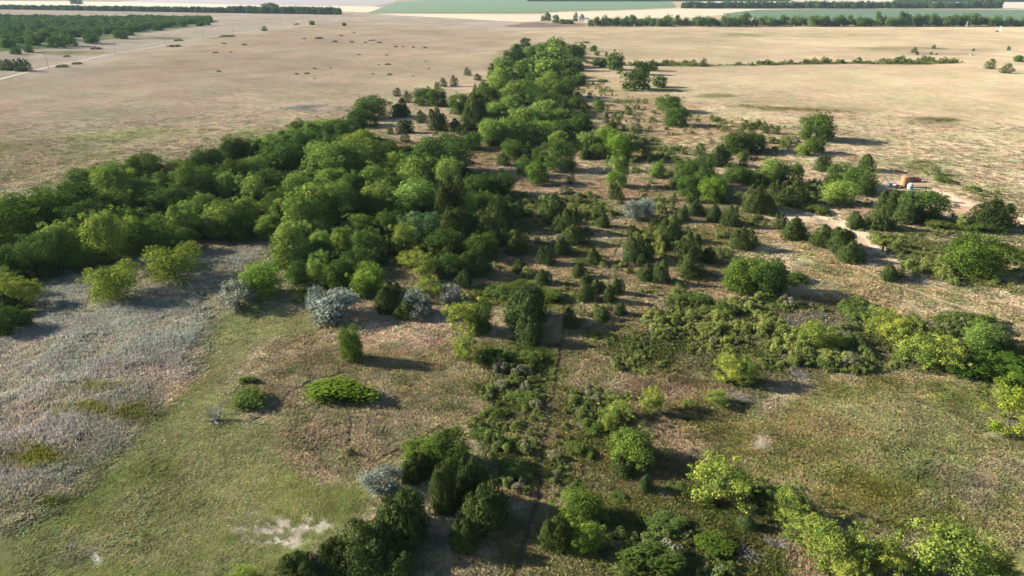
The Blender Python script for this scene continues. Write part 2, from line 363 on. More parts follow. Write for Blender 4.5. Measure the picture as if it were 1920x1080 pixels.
# ------------------------------------------------------------------ the ground, one sheet from under the camera to the horizon
th = np.concatenate([np.linspace(-math.pi, -.80, 24)[:-1], np.linspace(-.80, .80, 385), np.linspace(.80, math.pi, 24)[1:]])
rr = np.concatenate([np.exp(np.arange(math.log(3), math.log(48), .06)), np.exp(np.arange(math.log(48), math.log(420), .0050)), np.exp(np.arange(math.log(420), math.log(6000), .0105)), np.exp(np.linspace(math.log(6000), math.log(60000), 40))])
TH, RR = np.meshgrid(th, rr)
gx = (RR * np.sin(TH)).ravel(); gy = (RR * np.cos(TH)).ravel()
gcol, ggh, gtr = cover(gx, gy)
gz = hgt(gx, gy) - .03 * gtr
nr, nt_ = len(rr), len(th)
ii = (np.arange(nr - 1)[:, None] * nt_ + np.arange(nt_ - 1)[None, :]).ravel()
GF = np.stack([ii, ii + 1, ii + nt_ + 1, ii + nt_], 1)[:, ::-1]
gcol4 = np.concatenate([gcol, np.ones((len(gx), 1))], 1)

def ground_mat():
    m, nt, out = new_mat('prairie_ground')
    b = N(nt, 'ShaderNodeBsdfDiffuse'); b.inputs['Roughness'].default_value = .5
    at1 = N(nt, 'ShaderNodeAttribute', attribute_name='cover'); tr = N(nt, 'ShaderNodeAttribute', attribute_name='trodden')
    geo = N(nt, 'ShaderNodeNewGeometry')
    n1 = N(nt, 'ShaderNodeTexNoise'); n1.inputs['Scale'].default_value = 1.3; n1.inputs['Detail'].default_value = 8; n1.inputs['Roughness'].default_value = .7
    n2 = N(nt, 'ShaderNodeTexNoise'); n2.inputs['Scale'].default_value = .11; n2.inputs['Detail'].default_value = 8; n2.inputs['Roughness'].default_value = .68
    for n_ in (n1, n2): nt.links.new(geo.outputs['Position'], n_.inputs['Vector'])
    r1 = N(nt, 'ShaderNodeMapRange'); r1.inputs['From Min'].default_value = .25; r1.inputs['From Max'].default_value = .75; r1.inputs['To Min'].default_value = .68; r1.inputs['To Max'].default_value = 1.28
    r2 = N(nt, 'ShaderNodeMapRange'); r2.inputs['From Min'].default_value = .25; r2.inputs['From Max'].default_value = .75; r2.inputs['To Min'].default_value = .84; r2.inputs['To Max'].default_value = 1.15
    nt.links.new(n1.outputs['Fac'], r1.inputs['Value']); nt.links.new(n2.outputs['Fac'], r2.inputs['Value'])
    mp = N(nt, 'ShaderNodeMapping'); mp.inputs['Scale'].default_value = (.22, .32, .3); nt.links.new(geo.outputs['Position'], mp.inputs['Vector'])
    n3 = N(nt, 'ShaderNodeTexNoise'); n3.inputs['Scale'].default_value = 1.0; n3.inputs['Detail'].default_value = 6; n3.inputs['Roughness'].default_value = .75; n3.inputs['Distortion'].default_value = .6; nt.links.new(mp.outputs[0], n3.inputs['Vector'])
    r3 = N(nt, 'ShaderNodeMapRange'); r3.inputs['From Min'].default_value = .28; r3.inputs['From Max'].default_value = .72; r3.inputs['To Min'].default_value = .82; r3.inputs['To Max'].default_value = 1.16; nt.links.new(n3.outputs['Fac'], r3.inputs['Value'])
    m0 = N(nt, 'ShaderNodeMath', operation='MULTIPLY'); nt.links.new(r1.outputs[0], m0.inputs[0]); nt.links.new(r3.outputs[0], m0.inputs[1])
    mm = N(nt, 'ShaderNodeMath', operation='MULTIPLY'); nt.links.new(m0.outputs[0], mm.inputs[0]); nt.links.new(r2.outputs[0], mm.inputs[1])
    mx = N(nt, 'ShaderNodeMix', data_type='RGBA', blend_type='MULTIPLY'); mx.inputs[0].default_value = 1
    nt.links.new(at1.outputs['Color'], mx.inputs[6]); nt.links.new(mm.outputs[0], mx.inputs[7])
    mt = N(nt, 'ShaderNodeMix', data_type='RGBA'); mt.inputs[7].default_value = (.058, .047, .028, 1)
    mf = N(nt, 'ShaderNodeMath', operation='MULTIPLY'); mf.inputs[1].default_value = .92
    nt.links.new(tr.outputs['Fac'], mf.inputs[0]); nt.links.new(mf.outputs[0], mt.inputs[0]); nt.links.new(mx.outputs[2], mt.inputs[6])
    bu = N(nt, 'ShaderNodeBump'); bu.inputs['Strength'].default_value = .6; bu.inputs['Distance'].default_value = .45
    nt.links.new(n1.outputs['Fac'], bu.inputs['Height']); nt.links.new(bu.outputs[0], b.inputs['Normal'])
    nt.links.new(mt.outputs[2], b.inputs['Color']); nt.links.new(b.outputs[0], out.inputs[0]); return m
M['ground'] = ground_mat()
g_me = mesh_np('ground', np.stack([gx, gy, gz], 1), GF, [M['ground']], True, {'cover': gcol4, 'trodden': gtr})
ground = tag(link('ground', g_me), 'rolling dry prairie ground with tan, pink and olive grass cover', 'ground', kind='structure')

# far crop fields and roads lie as sheets on the ground
def sheet(name, pts, col, lift, label, cat, var=.15, scale=.02):
    V = []
    for p in pts:
        q = at(*p); V.append((q.x, q.y, float(hgt(q.x, q.y)) + lift))
    me = bpy.data.meshes.new(name); me.from_pydata(V, [], [tuple(range(len(V)))]); me.materials.append(plain_mat(name + '_cover', col, .95, var, scale)); me.update()
    return tag(link(name, me), label, cat, kind='structure')
sheet('crop_field', [(690, 24.5), (745, 3.5), (830, -2), (1240, -1), (1262, 5), (1268, 14), (1200, 17), (1050, 21), (1010, 25)], A(66, 98, 46), .5, 'broad green crop field behind the pale stubble at the far edge', 'field')
sheet('crop_field', [(1355, 26), (1420, 18.5), (1600, 17), (2100, 19), (2100, 42), (1800, 40), (1500, 38), (1370, 33)], A(56, 88, 42), .5, 'green crop field between the two long tree rows', 'field')
sheet('stubble_field', [(1015, 31), (1030, 24), (1200, 19.5), (1278, 16), (1500, 17), (1350, 29), (1300, 34), (1100, 36)], A(190, 172, 140), .4, 'pale stubble field behind the far farmstead', 'field')
sheet('stubble_field', [(-200, 11), (-200, 1.5), (200, 3.5), (420, 8), (700, 12), (720, 15), (688, 24), (640, 22), (560, 18), (300, 14)], A(190, 168, 132), .4, 'pale golden stubble field behind the left tree row', 'field')
sheet('ploughed_field', [(215, 4), (290, -1), (740, -1), (745, 3), (705, 12), (500, 10)], A(140, 124, 122), .6, 'mauve grey ploughed field near the top edge', 'field')
sheet('stubble_field', [(1280, 16), (1282, 3), (2200, -3), (2200, 12), (1870, 16)], A(186, 170, 146), .35, 'pale field behind the second tree row at far right', 'field')
sheet('stubble_field', [(740, 29), (700, 26), (1010, 27), (1090, 30), (1090, 36), (980, 42)], A(190, 168, 138), .35, 'light tan strip in front of the broad green crop field', 'field')

def ribbon(name, pts, w, lift, mat, label, cat):
    P = []
    for a, b in zip(pts[:-1], pts[1:]):
        a3, b3 = at(*a), at(*b); n_ = max(2, int((b3 - a3).length / 12))
        for k in range(n_): P.append(a3.lerp(b3, k / n_))
    P.append(at(*pts[-1])); V = []; F = []
    for i, p in enumerate(P):
        d = (P[min(i + 1, len(P) - 1)] - P[max(i - 1, 0)]); d.z = 0; d.normalize(); s = Vector((-d.y, d.x, 0))
        for j in range(4):
            q = p + s * (w * (j / 3 - .5)); V.append((q.x, q.y, float(hgt(q.x, q.y)) + lift))
    for i in range(len(P) - 1):
        for j in range(3): q = i * 4 + j; F.append((q, q + 1, q + 5, q + 4))
    me = bpy.data.meshes.new(name); me.from_pydata(V, [], F); me.materials.append(mat); me.update()
    return tag(link(name, me), label, cat, kind='structure')
M['dirt'] = plain_mat('pale_dirt_road', A(146, 130, 108), .95, .15, .3)
M['verge'] = plain_mat('dark_weedy_verge', A(104, 104, 78), .95, .35, .08)
ribbon('dirt_road', [(-150, 178), (0, 149), (100, 124), (200, 103), (300, 87), (400, 69), (500, 53), (560, 43), (640, 30), (700, 19), (740, 10)], 4.6, .12, M['dirt'], 'pale dirt road running past the utility poles', 'road')
ribbon('path', [(900, 352), (960, 355), (1050, 358), (1130, 361), (1210, 378)], 1.1, .06, plain_mat('worn_path_earth', A(184, 158, 122), .95, .2, 1), 'worn path crossing the dry slope below the round bushes', 'path')
ribbon('path', [(1430, 400), (1500, 440), (1570, 482), (1640, 515), (1720, 548), (1800, 575), (1900, 605), (2050, 650)], 2.3, .06, plain_mat('faint_track_grass', A(154, 136, 96), .95, .25, 1), 'faint grassy track curving along the ridge at right', 'path')
ribbon('road_verge', [(240, 90), (300, 82), (400, 66), (470, 55), (500, 50.5)], 7.0, .10, M['verge'], 'dark weedy ditch beside the pale dirt road', 'verge')

# ------------------------------------------------------------------ foliage
def unit(v): return v / (np.linalg.norm(v, axis=1, keepdims=True) + 1e-9)
def leaves(P, Nrm, size, rng, jitter=.7, aspect=.62, tint=None, axis=None):
    """irregular four-sided leaf clusters at P facing roughly Nrm"""
    n = len(P)
    nn = unit(Nrm + rng.normal(0, jitter, (n, 3)))
    a = rng.normal(0, 1, (n, 3)) if axis is None else axis + rng.normal(0, .35, (n, 3))
    u = unit(a - nn * (a * nn).sum(1, keepdims=True)); w = np.cross(nn, u)
    s = size * rng.uniform(.6, 1.35, (n, 1)); b = s * aspect * rng.uniform(.7, 1.2, (n, 1))
    k = rng.uniform(-.25, .25, (n, 1))
    V = np.stack([P - u * s * .5, P + w * b * .5 + u * s * k, P + u * s * .5 + nn * s * .12, P - w * b * .5 - u * s * k], 1).reshape(-1, 3)
    F = np.arange(4 * n).reshape(n, 4)
    t = rng.uniform(0, 1, n) if tint is None else np.clip(tint + rng.normal(0, .22, n), 0, 1)
    return V, F, np.repeat(t, 4)
def sphere_dirs(n, rng): return unit(rng.normal(0, 1, (n, 3)))

def crown_broad(seed, n, size, clumps, rlo, rhi, zlo=.10, flat=0.0, inner=.15, shell=.72, spread=.62, droop=0.0, skirt=.0):
    rng = np.random.default_rng(seed)
    d = sphere_dirs(clumps * 4, rng); d = d[d[:, 2] > -.80][:clumps]
    rad = rng.uniform(rlo * .75, rhi * 1.15, len(d))
    side = .82 + .36 * vnoise(d[:, 0] * 1.7 + seed, d[:, 1] * 1.7 + d[:, 2], 1.0, seed + 2)
    dist = (1 - rad * 2) * rng.uniform(spread, 1.0, len(d)) * side
    hz = np.clip(1 - np.abs(d[:, 2:3]) ** 3 * .5, 0, 1) / np.clip(np.hypot(d[:, 0:1], d[:, 1:2]), .35, 1)
    d = d * np.where(d[:, 2:3] < 0, np.concatenate([hz, hz, np.ones_like(hz)], 1), 1.0)
    C = d * (dist * .5)[:, None] * np.array([1, 1, (1 - zlo)])
    lop = rng.uniform(-.10, .10, 2)
    C[:, :2] *= (1 - flat * np.clip(-C[:, 2:3], 0, 1)); C[:, 2] += zlo + (1 - zlo) * .5
    C[:, 0] += lop[0] * C[:, 2]; C[:, 1] += lop[1] * C[:, 2]
    C[:, 2] = np.maximum(C[:, 2], zlo + rad * .7)
    ns = int(clumps * skirt)
    if ns:
        sa = rng.uniform(0, 6.283, ns); sr = rng.uniform(rlo, rhi, ns) * .95; so = (.46 - sr) * rng.uniform(.75, 1.08, ns)
        C = np.concatenate([C, np.stack([np.cos(sa) * so, np.sin(sa) * so, sr * .6 + rng.uniform(0, .16, ns)], 1)]); rad = np.concatenate([rad, sr])
    no = 16          # small sprays that stick out and break the outline
    od = sphere_dirs(no * 3, rng); od = od[od[:, 2] > -.2][:no]; orr = rng.uniform(.045, .085, len(od))
    oc = od * np.array([.5, .5, (1 - zlo) * .5]) * rng.uniform(.88, 1.06, (len(od), 1)); oc[:, 2] += zlo + (1 - zlo) * .5
    C = np.concatenate([C, oc]); rad = np.concatenate([rad, orr])
    ct = rng.uniform(.05, .95, len(C))
    wgt = rad ** 2; wgt = wgt / wgt.sum()
    ci = rng.choice(len(C), n, p=wgt)
    q = sphere_dirs(n, rng); q[:, 2] = np.where((q[:, 2] < -.3) & (rng.random(n) < .6), -q[:, 2], q[:, 2])
    q[:, 2] *= .9
    bump = .70 + .34 * vnoise(q[:, 0] * 3 + ci, q[:, 1] * 3 + q[:, 2] * 2.3, 1.0, seed) + .28 * vnoise(q[:, 0] * 7 + ci, q[:, 1] * 7 - q[:, 2] * 6, 1.0, seed + 4)
    rr_ = rng.uniform(shell, 1.05, n) * bump
    deep = rng.random(n) < inner; rr_[deep] *= rng.uniform(.2, .8, deep.sum())
    P = C[ci] + q * (rad[ci] * rr_)[:, None] * np.array([1, 1, 1.18])
    P[:, 2] = np.where(P[:, 2] < .02, rng.uniform(.0, .1, n), P[:, 2])
    P[:, 2] -= droop * np.clip(np.hypot(P[:, 0], P[:, 1]) - .25, 0, 1)
    cen = np.array([0, 0, zlo + (1 - zlo) * .42])
    return leaves(P, q * .75 + unit(P - cen) * .45, size, rng, .55, .66, ct[ci]), C
def crown_cedar(seed, n, size, base=.30, tip=.85, spiky=.3):
    rng = np.random.default_rng(seed)
    z = rng.random(n) ** 1.15; ang = rng.uniform(0, 2 * math.pi, n)
    prof = np.where(z < base, .72 + .28 * np.sqrt(np.clip(z / base, 0, 1)), np.clip((1 - z) / (1 - base), 0, 1) ** tip)
    lob = .74 + spiky * vnoise(np.cos(ang) * 2.6 + 9, np.sin(ang) * 2.6 + z * 5.5, .55, seed) + .20 * vnoise(ang * 3, z * 14, 1, seed + 3)
    rr_ = .5 * prof * lob * np.where(rng.random(n) < .25, rng.uniform(.35, .9, n), rng.uniform(.86, 1.06, n))
    out_ = np.stack([np.cos(ang), np.sin(ang), np.zeros(n)], 1)
    P = out_ * rr_[:, None]; P[:, 2] = .03 + z * .97 * (.93 + .12 * vnoise(ang * 2, z * 6, 1, seed + 9))
    ax = out_ * .8 + np.array([0, 0, 1.0]); nn = out_ * 1.0 + np.array([0, 0, .45])
    t = .25 + .6 * vnoise(ang * 2.5, z * 7, 1, seed + 5)
    return leaves(P, nn, size, rng, .45, .36, t, ax), None
def crown_cedars(seed, n, size, m=6):
    rng = np.random.default_rng(seed); Vs, Ts = [], []
    for k in range(m):
        a = 6.283 * k / m + rng.uniform(-.4, .4); off = 0 if k == 0 else rng.uniform(.14, .27); h = 1.0 if k == 0 else rng.uniform(.6, .97); w = rng.uniform(.50, .68)
        (V, F, t), _ = crown_cedar(seed * 7 + k, n // m, size * 1.05, .34, .54, .6)
        V = V * np.array([w, w, h]) + np.array([off * math.cos(a), off * math.sin(a), 0]); V[:, 0] += V[:, 2] * .10 * math.cos(a) * (k > 0); V[:, 1] += V[:, 2] * .10 * math.sin(a) * (k > 0)
        Vs.append(V); Ts.append(np.clip(t + rng.uniform(-.15, .15), 0, 1))
    V = np.concatenate(Vs); return (V, np.arange(len(V)).reshape(-1, 4), np.concatenate(Ts)), None
def crown_bush(seed, n, size, clumps=14, hgt_=.55):
    rng = np.random.default_rng(seed)
    a = rng.uniform(0, 2 * math.pi, clumps); r_ = .36 * np.sqrt(rng.random(clumps)); rad = rng.uniform(.10, .19, clumps)
    top = 1 - 1.1 * (r_ / .5) ** 2 * rng.uniform(.5, 1, clumps)
    C = np.stack([np.cos(a) * r_, np.sin(a) * r_, np.clip(top, .3, 1) - .22], 1)
    ct = rng.uniform(.1, .9, clumps); ci = rng.integers(0, clumps, n)
    q = sphere_dirs(n, rng); q[:, 2] = np.abs(q[:, 2]) * rng.choice([1, 1, 1, -1], n)
    k = rng.uniform(.7, 1.08, n)
    P = C[ci] + q * (rad[ci] * k)[:, None] * np.array([1, 1, 1.5])
    low = rng.random(n) < .45; P[low, 2] *= rng.random(low.sum())
    P[:, 2] = np.clip(P[:, 2], .01, None)
    return leaves(P, q * .6 + np.array([0, 0, .6]), size, rng, .6, .6, ct[ci]), C
def crown_silver(seed, n, size):
    rng = np.random.default_rng(seed); c = 26
    d = sphere_dirs(c * 4, rng); d = d[d[:, 2] > -.7][:c]; rad = rng.uniform(.09, .18, c)
    C = d * np.array([.37, .37, .42]) * rng.uniform(.6, 1, (c, 1)); C[:, 2] += .40
    ct = rng.uniform(.05, .95, c); ci = rng.integers(0, c, n); q = sphere_dirs(n, rng)
    P = C[ci] + q * (rad[ci] * rng.uniform(.45, 1.25, n))[:, None] * np.array([1, 1, 1.3])
    P[:, 2] = np.clip(P[:, 2], .02, None)
    ax = unit(P - np.array([0, 0, .1])) + np.array([0, 0, .4])
    return leaves(P, q, size, rng, .7, .45, ct[ci], ax), C

def trunk_mesh(name, seed, C, r0=.035, top=.55, limbs=6, stems=1, mat='bark', reach=.8):
    rg = random.Random(seed); mb = MB()
    for s in range(stems):
        bx, by = (0, 0) if stems == 1 else (rg.uniform(-.06, .06), rg.uniform(-.06, .06))
        lean = (rg.uniform(-.1, .1), rg.uniform(-.1, .1)) if stems == 1 else (rg.uniform(-.26, .26), rg.uniform(-.26, .26))
        pts = [(bx + lean[0] * t, by + lean[1] * t, top * t - .01 if t else -.06) for t in (0, .25, .5, .75, 1)]
        rad = [r0 * 1.25, r0, r0 * .85, r0 * .62, r0 * .35]
        if stems > 1: rad = [q * .6 for q in rad]
        mb.tube(pts, rad, 6)
        if C is not None:
            for k in range(limbs if stems == 1 else 2):
                c = C[rg.randrange(len(C))]; t0 = rg.choice((.45, .6, .75)); b = Vector(pts[0]).lerp(Vector(pts[4]), t0)
                e = b.lerp(Vector(c), reach); mid = b.lerp(e, .5) + Vector((rg.uniform(-.03, .03), rg.uniform(-.03, .03), rg.uniform(-.05, .01)))
                mb.tube([b, mid, e], [r0 * .45, r0 * .3, r0 * .12], 4)
    return mb.mesh(name, M[mat])
def brush_mesh(seed, n=38, up=.8, thick=.008):
    rg = random.Random(seed); mb = MB()
    def br(p, d, L, r_, depth):
        pts = [p]; q = Vector(p); dd = Vector(d)
        for k in range(3):
            dd = (dd + Vector((rg.uniform(-.3, .3), rg.uniform(-.3, .3), rg.uniform(-.25, .2)))).normalized(); q = q + dd * L / 3; q.z = max(q.z, .01); pts.append(q.copy())
        mb.tube(pts, [r_, r_ * .75, r_ * .5, r_ * .2], 3, False)
        if depth:
            for k in range(4):
                t = rg.choice((1, 2, 3)); br(pts[t], (dd + Vector((rg.uniform(-.9, .9), rg.uniform(-.9, .9), rg.uniform(-.3, .6)))).normalized(), L * rg.uniform(.35, .6), r_ * .5, depth - 1)
    for k in range(n):
        a = rg.uniform(0, 6.283); e = rg.uniform(.15, 1.3) * up
        br(Vector((rg.uniform(-.05, .05), rg.uniform(-.05, .05), .02)), Vector((math.cos(a) * math.cos(e), math.sin(a) * math.cos(e), math.sin(e))), rg.uniform(.28, .5), thick, 1)
    return mb.mesh('branches', M['dead'])

def crown_me(res, mat):
    (V, F, t), C = res; V = V.copy()
    lo = np.percentile(V, 1.5, axis=0); hi = np.percentile(V, 98.5, axis=0); mid = (lo + hi) / 2; mid[2] = 0
    sc_ = np.array([1 / (hi[0] - lo[0]), 1 / (hi[1] - lo[1]), 1 / hi[2]])      # every crown fills a unit box
    V = (V - mid) * sc_
    if C is not None: C = (C - mid) * sc_
    return mesh_np('crown', V, F, [M[mat]], False, {'tint': t}), C
KIND = {}     # kind: near variants, far variants; each a list of (part name, mesh)
def add_kind(k, maker, mat, near_n, near_s, far_n, far_s, nv=4, fv=3, trunk=None, part='crown', stemname='trunk'):
    out = {}
    for lod, cnt, nn, ss in (('near', nv, near_n, near_s), ('far', fv, far_n, far_s)):
        L = []
        for i in range(cnt):
            me, C = crown_me(maker(1000 * (sum(map(ord, k)) % 97) + i * 13 + (500 if lod == 'far' else 0), nn, ss), mat)
            tm = trunk_mesh(stemname, i + 7, C if lod == 'near' else None, **(trunk or {}))
            L.append([(part, me), (stemname, tm)])
        out[lod] = L
    KIND[k] = out
add_kind('C', lambda s, n, z: crown_broad(s, n, z, 15, .16, .26, .03, inner=.08, skirt=.7, spread=.7), 'leaf', 12500, .034, 1500, .09, 6, 3, dict(r0=.030))
add_kind('E', lambda s, n, z: crown_broad(s, n, z, 46, .11, .18, .0, inner=.10, spread=.75, skirt=.55), 'leaf', 12500, .033, 1500, .09, 5, 3, dict(r0=.032, top=.5))
add_kind('W', lambda s, n, z: crown_broad(s, n, z, 17, .10, .20, .04, inner=.35, spread=.6, shell=.35, skirt=.3), 'leaf', 8600, .030, 1100, .09, 6, 2, dict(r0=.022, stems=3, top=.6))
add_kind('U', lambda s, n, z: crown_broad(s, n, z, 18, .15, .22, .12, flat=.2, inner=.2, droop=.10, skirt=.4), 'leaf', 8600, .031, 900, .09, 2, 2, dict(r0=.032, top=.6, limbs=8))
add_kind('J', lambda s, n, z: crown_cedars(s, n, z, 4), 'cedar', 4800, .110, 700, .17, 5, 3, dict(r0=.03, top=.7, limbs=0))
add_kind('K', lambda s, n, z: crown_cedars(s, n, z, 9), 'cedar', 10800, .095, 800, .15, 4, 2, dict(r0=.03, top=.7, limbs=0))
add_kind('O', crown_silver, 'silver', 4200, .060, 900, .10, 3, 2, dict(r0=.028, stems=4, top=.55))
add_kind('B', crown_bush, 'bush', 3000, .060, 500, .13, 5, 3, dict(r0=.02, stems=4, top=.4, limbs=2), 'foliage', 'stem')
KIND['D'] = {'near': [[('branches', brush_mesh(i + 3))] for i in range(3)], 'far': [[('branches', brush_mesh(31))]]}
KIND['T'] = {'near': [[('branches', brush_mesh(77, 22, 1.15, .013))]], 'far': [[('branches', brush_mesh(78, 22, 1.15, .013))]]}

KIND['M'] = KIND['K']
NAMES = {'M': ('juniper_tree', 'tree'), 'C': ('cottonwood_tree', 'tree'), 'E': ('broadleaf_tree', 'tree'), 'W': ('willow_tree', 'tree'), 'U': ('spreading_tree', 'tree'), 'J': ('juniper_tree', 'tree'),
         'K': ('juniper_tree', 'tree'), 'O': ('silver_bush', 'bush'), 'B': ('shrub', 'shrub'), 'D': ('dead_brush', 'dead brush'), 'T': ('dead_tree', 'dead tree')}
HUE = {'M': (.95, .98, .95), 'C': (1.32, 1.32, 1.2), 'E': (.60, .68, .64), 'W': (1.72, 1.42, 1.15), 'U': (1.4, 1.25, .9), 'J': (1, 1, 1), 'K': (1.02, .98, .9), 'O': (.66, .71, .68), 'B': (1, 1, 1), 'D': (1, 1, 1), 'T': (.6, .58, .55)}
def solve(cx, cy, w, h, sq=.42):
    """real width and height of a crown from the box it fills in the photo, and the spot it grows on"""
    R = mpp(cx, cy + h * .4) * FPX; th_ = math.asin(min(.99, CAM_H / R)); W = w * R / FPX; v = h * R / FPX
    Hh = math.sqrt(max(v * v - (W * math.sin(th_)) ** 2 * .8, (v * .55) ** 2)) / math.cos(th_)
    Hh = min(max(Hh, sq * W), 2.2 * W)
    Dp = W
    if sq < .35:      # low thickets: the height is small, the picture mostly shows their depth
        Hh = min(max(.30 * W, .5), 2.4); Dp = math.sqrt(max(v * v - (Hh * math.cos(th_)) ** 2, (.35 * v) ** 2)) / math.sin(th_); Dp = min(max(Dp, .35 * W), 1.3 * W)
    P = at(cx, cy, Hh * .5)
    return P, W, Hh, Dp / W
def plant(kind, cx, cy, w, h, label, group=None, tint=None, name=None, cat=None):
    P, W, Hh, dk = solve(cx, cy, w, h, {'C': .78, 'E': .70, 'W': .72, 'U': .62, 'J': .8, 'K': .75, 'M': .5, 'O': .56, 'B': .3, 'D': .4, 'T': .7}[kind])
    lod = 'far' if (w < 24 or P.length > 430) else 'near'
    var = KIND[kind][lod]; parts = var[rnd.randrange(len(var))]
    nm, ct = NAMES[kind]
    e = bpy.data.objects.new(name or nm, None); COL.objects.link(e); e.empty_display_size = .5
    e.location = (P.x, P.y, float(hgt(P.x, P.y)) - .03 * Hh)
    e.rotation_euler = (0, 0, rnd.uniform(0, 6.283) if kind != 'B' else rnd.choice((0, math.pi)) + rnd.uniform(-.1, .1)); k = rnd.uniform(.86, 1.16)
    f_ = {'W': .98, 'B': .96, 'U': .84, 'O': .9, 'D': 1.1, 'T': 1.1}.get(kind, .88 if kind in 'CE' else .9)
    tall_ = rnd.uniform(.78, 1.06) if kind == 'C' and lod == 'near' else (.88 if kind == 'E' else .95)
    e.scale = (W * k * f_, W * dk / k * f_, Hh * tall_)
    tag(e, label, cat or ct, group)
    hue = tint or HUE[kind]; b = rnd.uniform(.86, 1.14); g = rnd.uniform(-.07, .07)
    for pn, me in parts:
        o = link(pn, me, e)
        o.color = (hue[0] * b * (1 + g), hue[1] * b, hue[2] * b * (1 - g), 1)
    return e
LOOK = {'M': 'broad dark juniper', 'C': 'bright green cottonwood', 'E': 'dark green round tree', 'W': 'airy yellow-green tree', 'U': 'spreading yellow-green tree', 'J': 'small dark juniper', 'K': 'large dark juniper',
        'O': 'silver grey bush', 'B': 'low green shrub', 'D': 'tangle of grey dead brush', 'T': 'bare grey dead tree'}
ORD = 'first second third fourth fifth sixth seventh eighth ninth tenth eleventh twelfth thirteenth fourteenth fifteenth sixteenth'.split()
SEEN_LABELS = set()
def cluster(where, items, group=None, tints=None):
    """plants of one place; where several look alike the label counts them from the left"""
    by = {}
    for it in items: by.setdefault(it[0], []).append(it)
    for k, L in by.items():
        L.sort(key=lambda q: q[1]); auto = [q for q in L if len(q) < 6]
        for q in L:
            if len(q) >= 6: lab = q[5]
            elif len(auto) == 1: lab = 'only %s %s' % (LOOK[k], where)
            elif q is auto[-1]: lab = 'rightmost %s %s' % (LOOK[k], where)
            elif q is auto[0]: lab = 'leftmost %s %s' % (LOOK[k], where)
            else: lab = '%s from left, %s %s' % (ORD[auto.index(q)], LOOK[k], where)
            if lab in SEEN_LABELS: print('DUP LABEL', lab)
            SEEN_LABELS.add(lab)
            if not 4 <= len(lab.split()) <= 16: print('LABEL LENGTH', len(lab.split()), lab)
            plant(k, q[1], q[2], q[3], q[4], lab, group, q[6] if len(q) > 6 else None)
LIME = (1.55, 1.6, 1.1); PALE = (1.6, 1.4, 1.3); DEEP = (.48, .54, .5); BLUE = (.8, 1.0, 1.7); OLIVE = (1.42, 1.28, 1.1)

# ------------------------------------------------------------------ trees and bushes: kind, centre x, y, width, height in the photo (, own label, tint)
cluster('along upper edge of the left grove', [
 ('E', 267, 310, 66, 44, 'round dark tree standing out above the left grove beside the fence'), ('E', 207, 326, 54, 34), ('E', 155, 337, 62, 32), ('E', 328, 314, 42, 26, 'pale small bushy tree below the end of the post fence', PALE),
 ('E', 388, 298, 58, 48), ('E', 437, 276, 46, 46), ('E', 475, 276, 44, 40), ('C', 505, 270, 60, 42), ('C', 542, 257, 46, 36), ('E', 562, 238, 44, 30), ('C', 592, 243, 44, 36), ('C', 622, 240, 52, 40), ('E', 653, 244, 50, 42)], 'trees of the grove')
cluster('in the middle of the left grove', [
 ('E', 362, 334, 78, 48), ('E', 318, 338, 58, 34), ('C', 215, 350, 76, 40), ('E', 135, 374, 92, 50), ('E', 75, 390, 104, 56, 'wide tree with sunlit top near the left picture edge, behind the first', (.82, .85, .6)),
 ('E', 28, 412, 100, 66, 'big sunlit dark green tree at the left picture edge', (.82, .85, .6)), ('C', 222, 376, 58, 44), ('C', 272, 358, 56, 42, 'pale olive tree in the middle of left grove', OLIVE), ('E', 312, 372, 70, 50), ('C', 378, 380, 48, 52),
 ('C', 428, 345, 52, 44), ('E', 440, 318, 54, 44), ('C', 476, 352, 56, 46), ('C', 480, 314, 54, 40), ('E', 530, 292, 80, 52), ('E', 505, 340, 60, 54), ('E', 160, 408, 90, 54), ('E', 235, 412, 70, 48)], 'trees of the grove')
cluster('along lower edge of the left grove', [
 ('C', 120, 452, 82, 58, 'pale topped tree above the grey reeds at left', OLIVE), ('C', 205, 444, 78, 78, 'tall half-lit tree above the two spreading trees', OLIVE), ('E', 268, 436, 84, 62), ('C', 295, 418, 40, 40, 'buff olive treetop in lower edge of the left grove', PALE),
 ('C', 345, 414, 54, 56), ('C', 412, 405, 74, 70, 'tall pale olive tree at right end of the left grove', OLIVE), ('E', 330, 448, 66, 44), ('C', 466, 402, 56, 58), ('E', 14, 486, 56, 52), ('E', 70, 470, 76, 66), ('E', 165, 480, 60, 44),
 ('W', 34, 545, 52, 54), ('E', 14, 598, 62, 46, 'dark low tree at left edge beside the shaded reeds', DEEP), ('W', 2, 525, 40, 44), ('E', 455, 425, 60, 40)], 'trees of the grove')
cluster('standing alone among the grey reeds', [
 ('U', 215, 527, 96, 66, 'left of two spreading willow-like trees in the grey reeds'), ('U', 324, 492, 104, 68, 'right of two spreading willow-like trees in the grey reeds'), ('W', 366, 466, 22, 26), ('B', 130, 572, 40, 14, 'low green weeds in the shaded grey reeds', None, LIME)][:3])
cluster('in the upper middle of the central grove', [
 ('E', 580, 264, 60, 46), ('E', 620, 272, 50, 46), ('C', 655, 266, 52, 42, 'buff green tree at upper middle of the central grove', OLIVE), ('C', 685, 268, 50, 42), ('E', 708, 285, 70, 46), ('C', 598, 288, 52, 46), ('C', 615, 310, 84, 66),
 ('C', 658, 298, 84, 66), ('C', 562, 342, 68, 58), ('C', 622, 340, 56, 50), ('C', 700, 332, 60, 54), ('C', 742, 310, 68, 52), ('C', 782, 328, 76, 58), ('C', 842, 332, 54, 62), ('E', 825, 286, 108, 48), ('E', 765, 288, 54, 40), ('E', 735, 350, 58, 50), ('E', 660, 345, 54, 52)], 'trees of the grove')
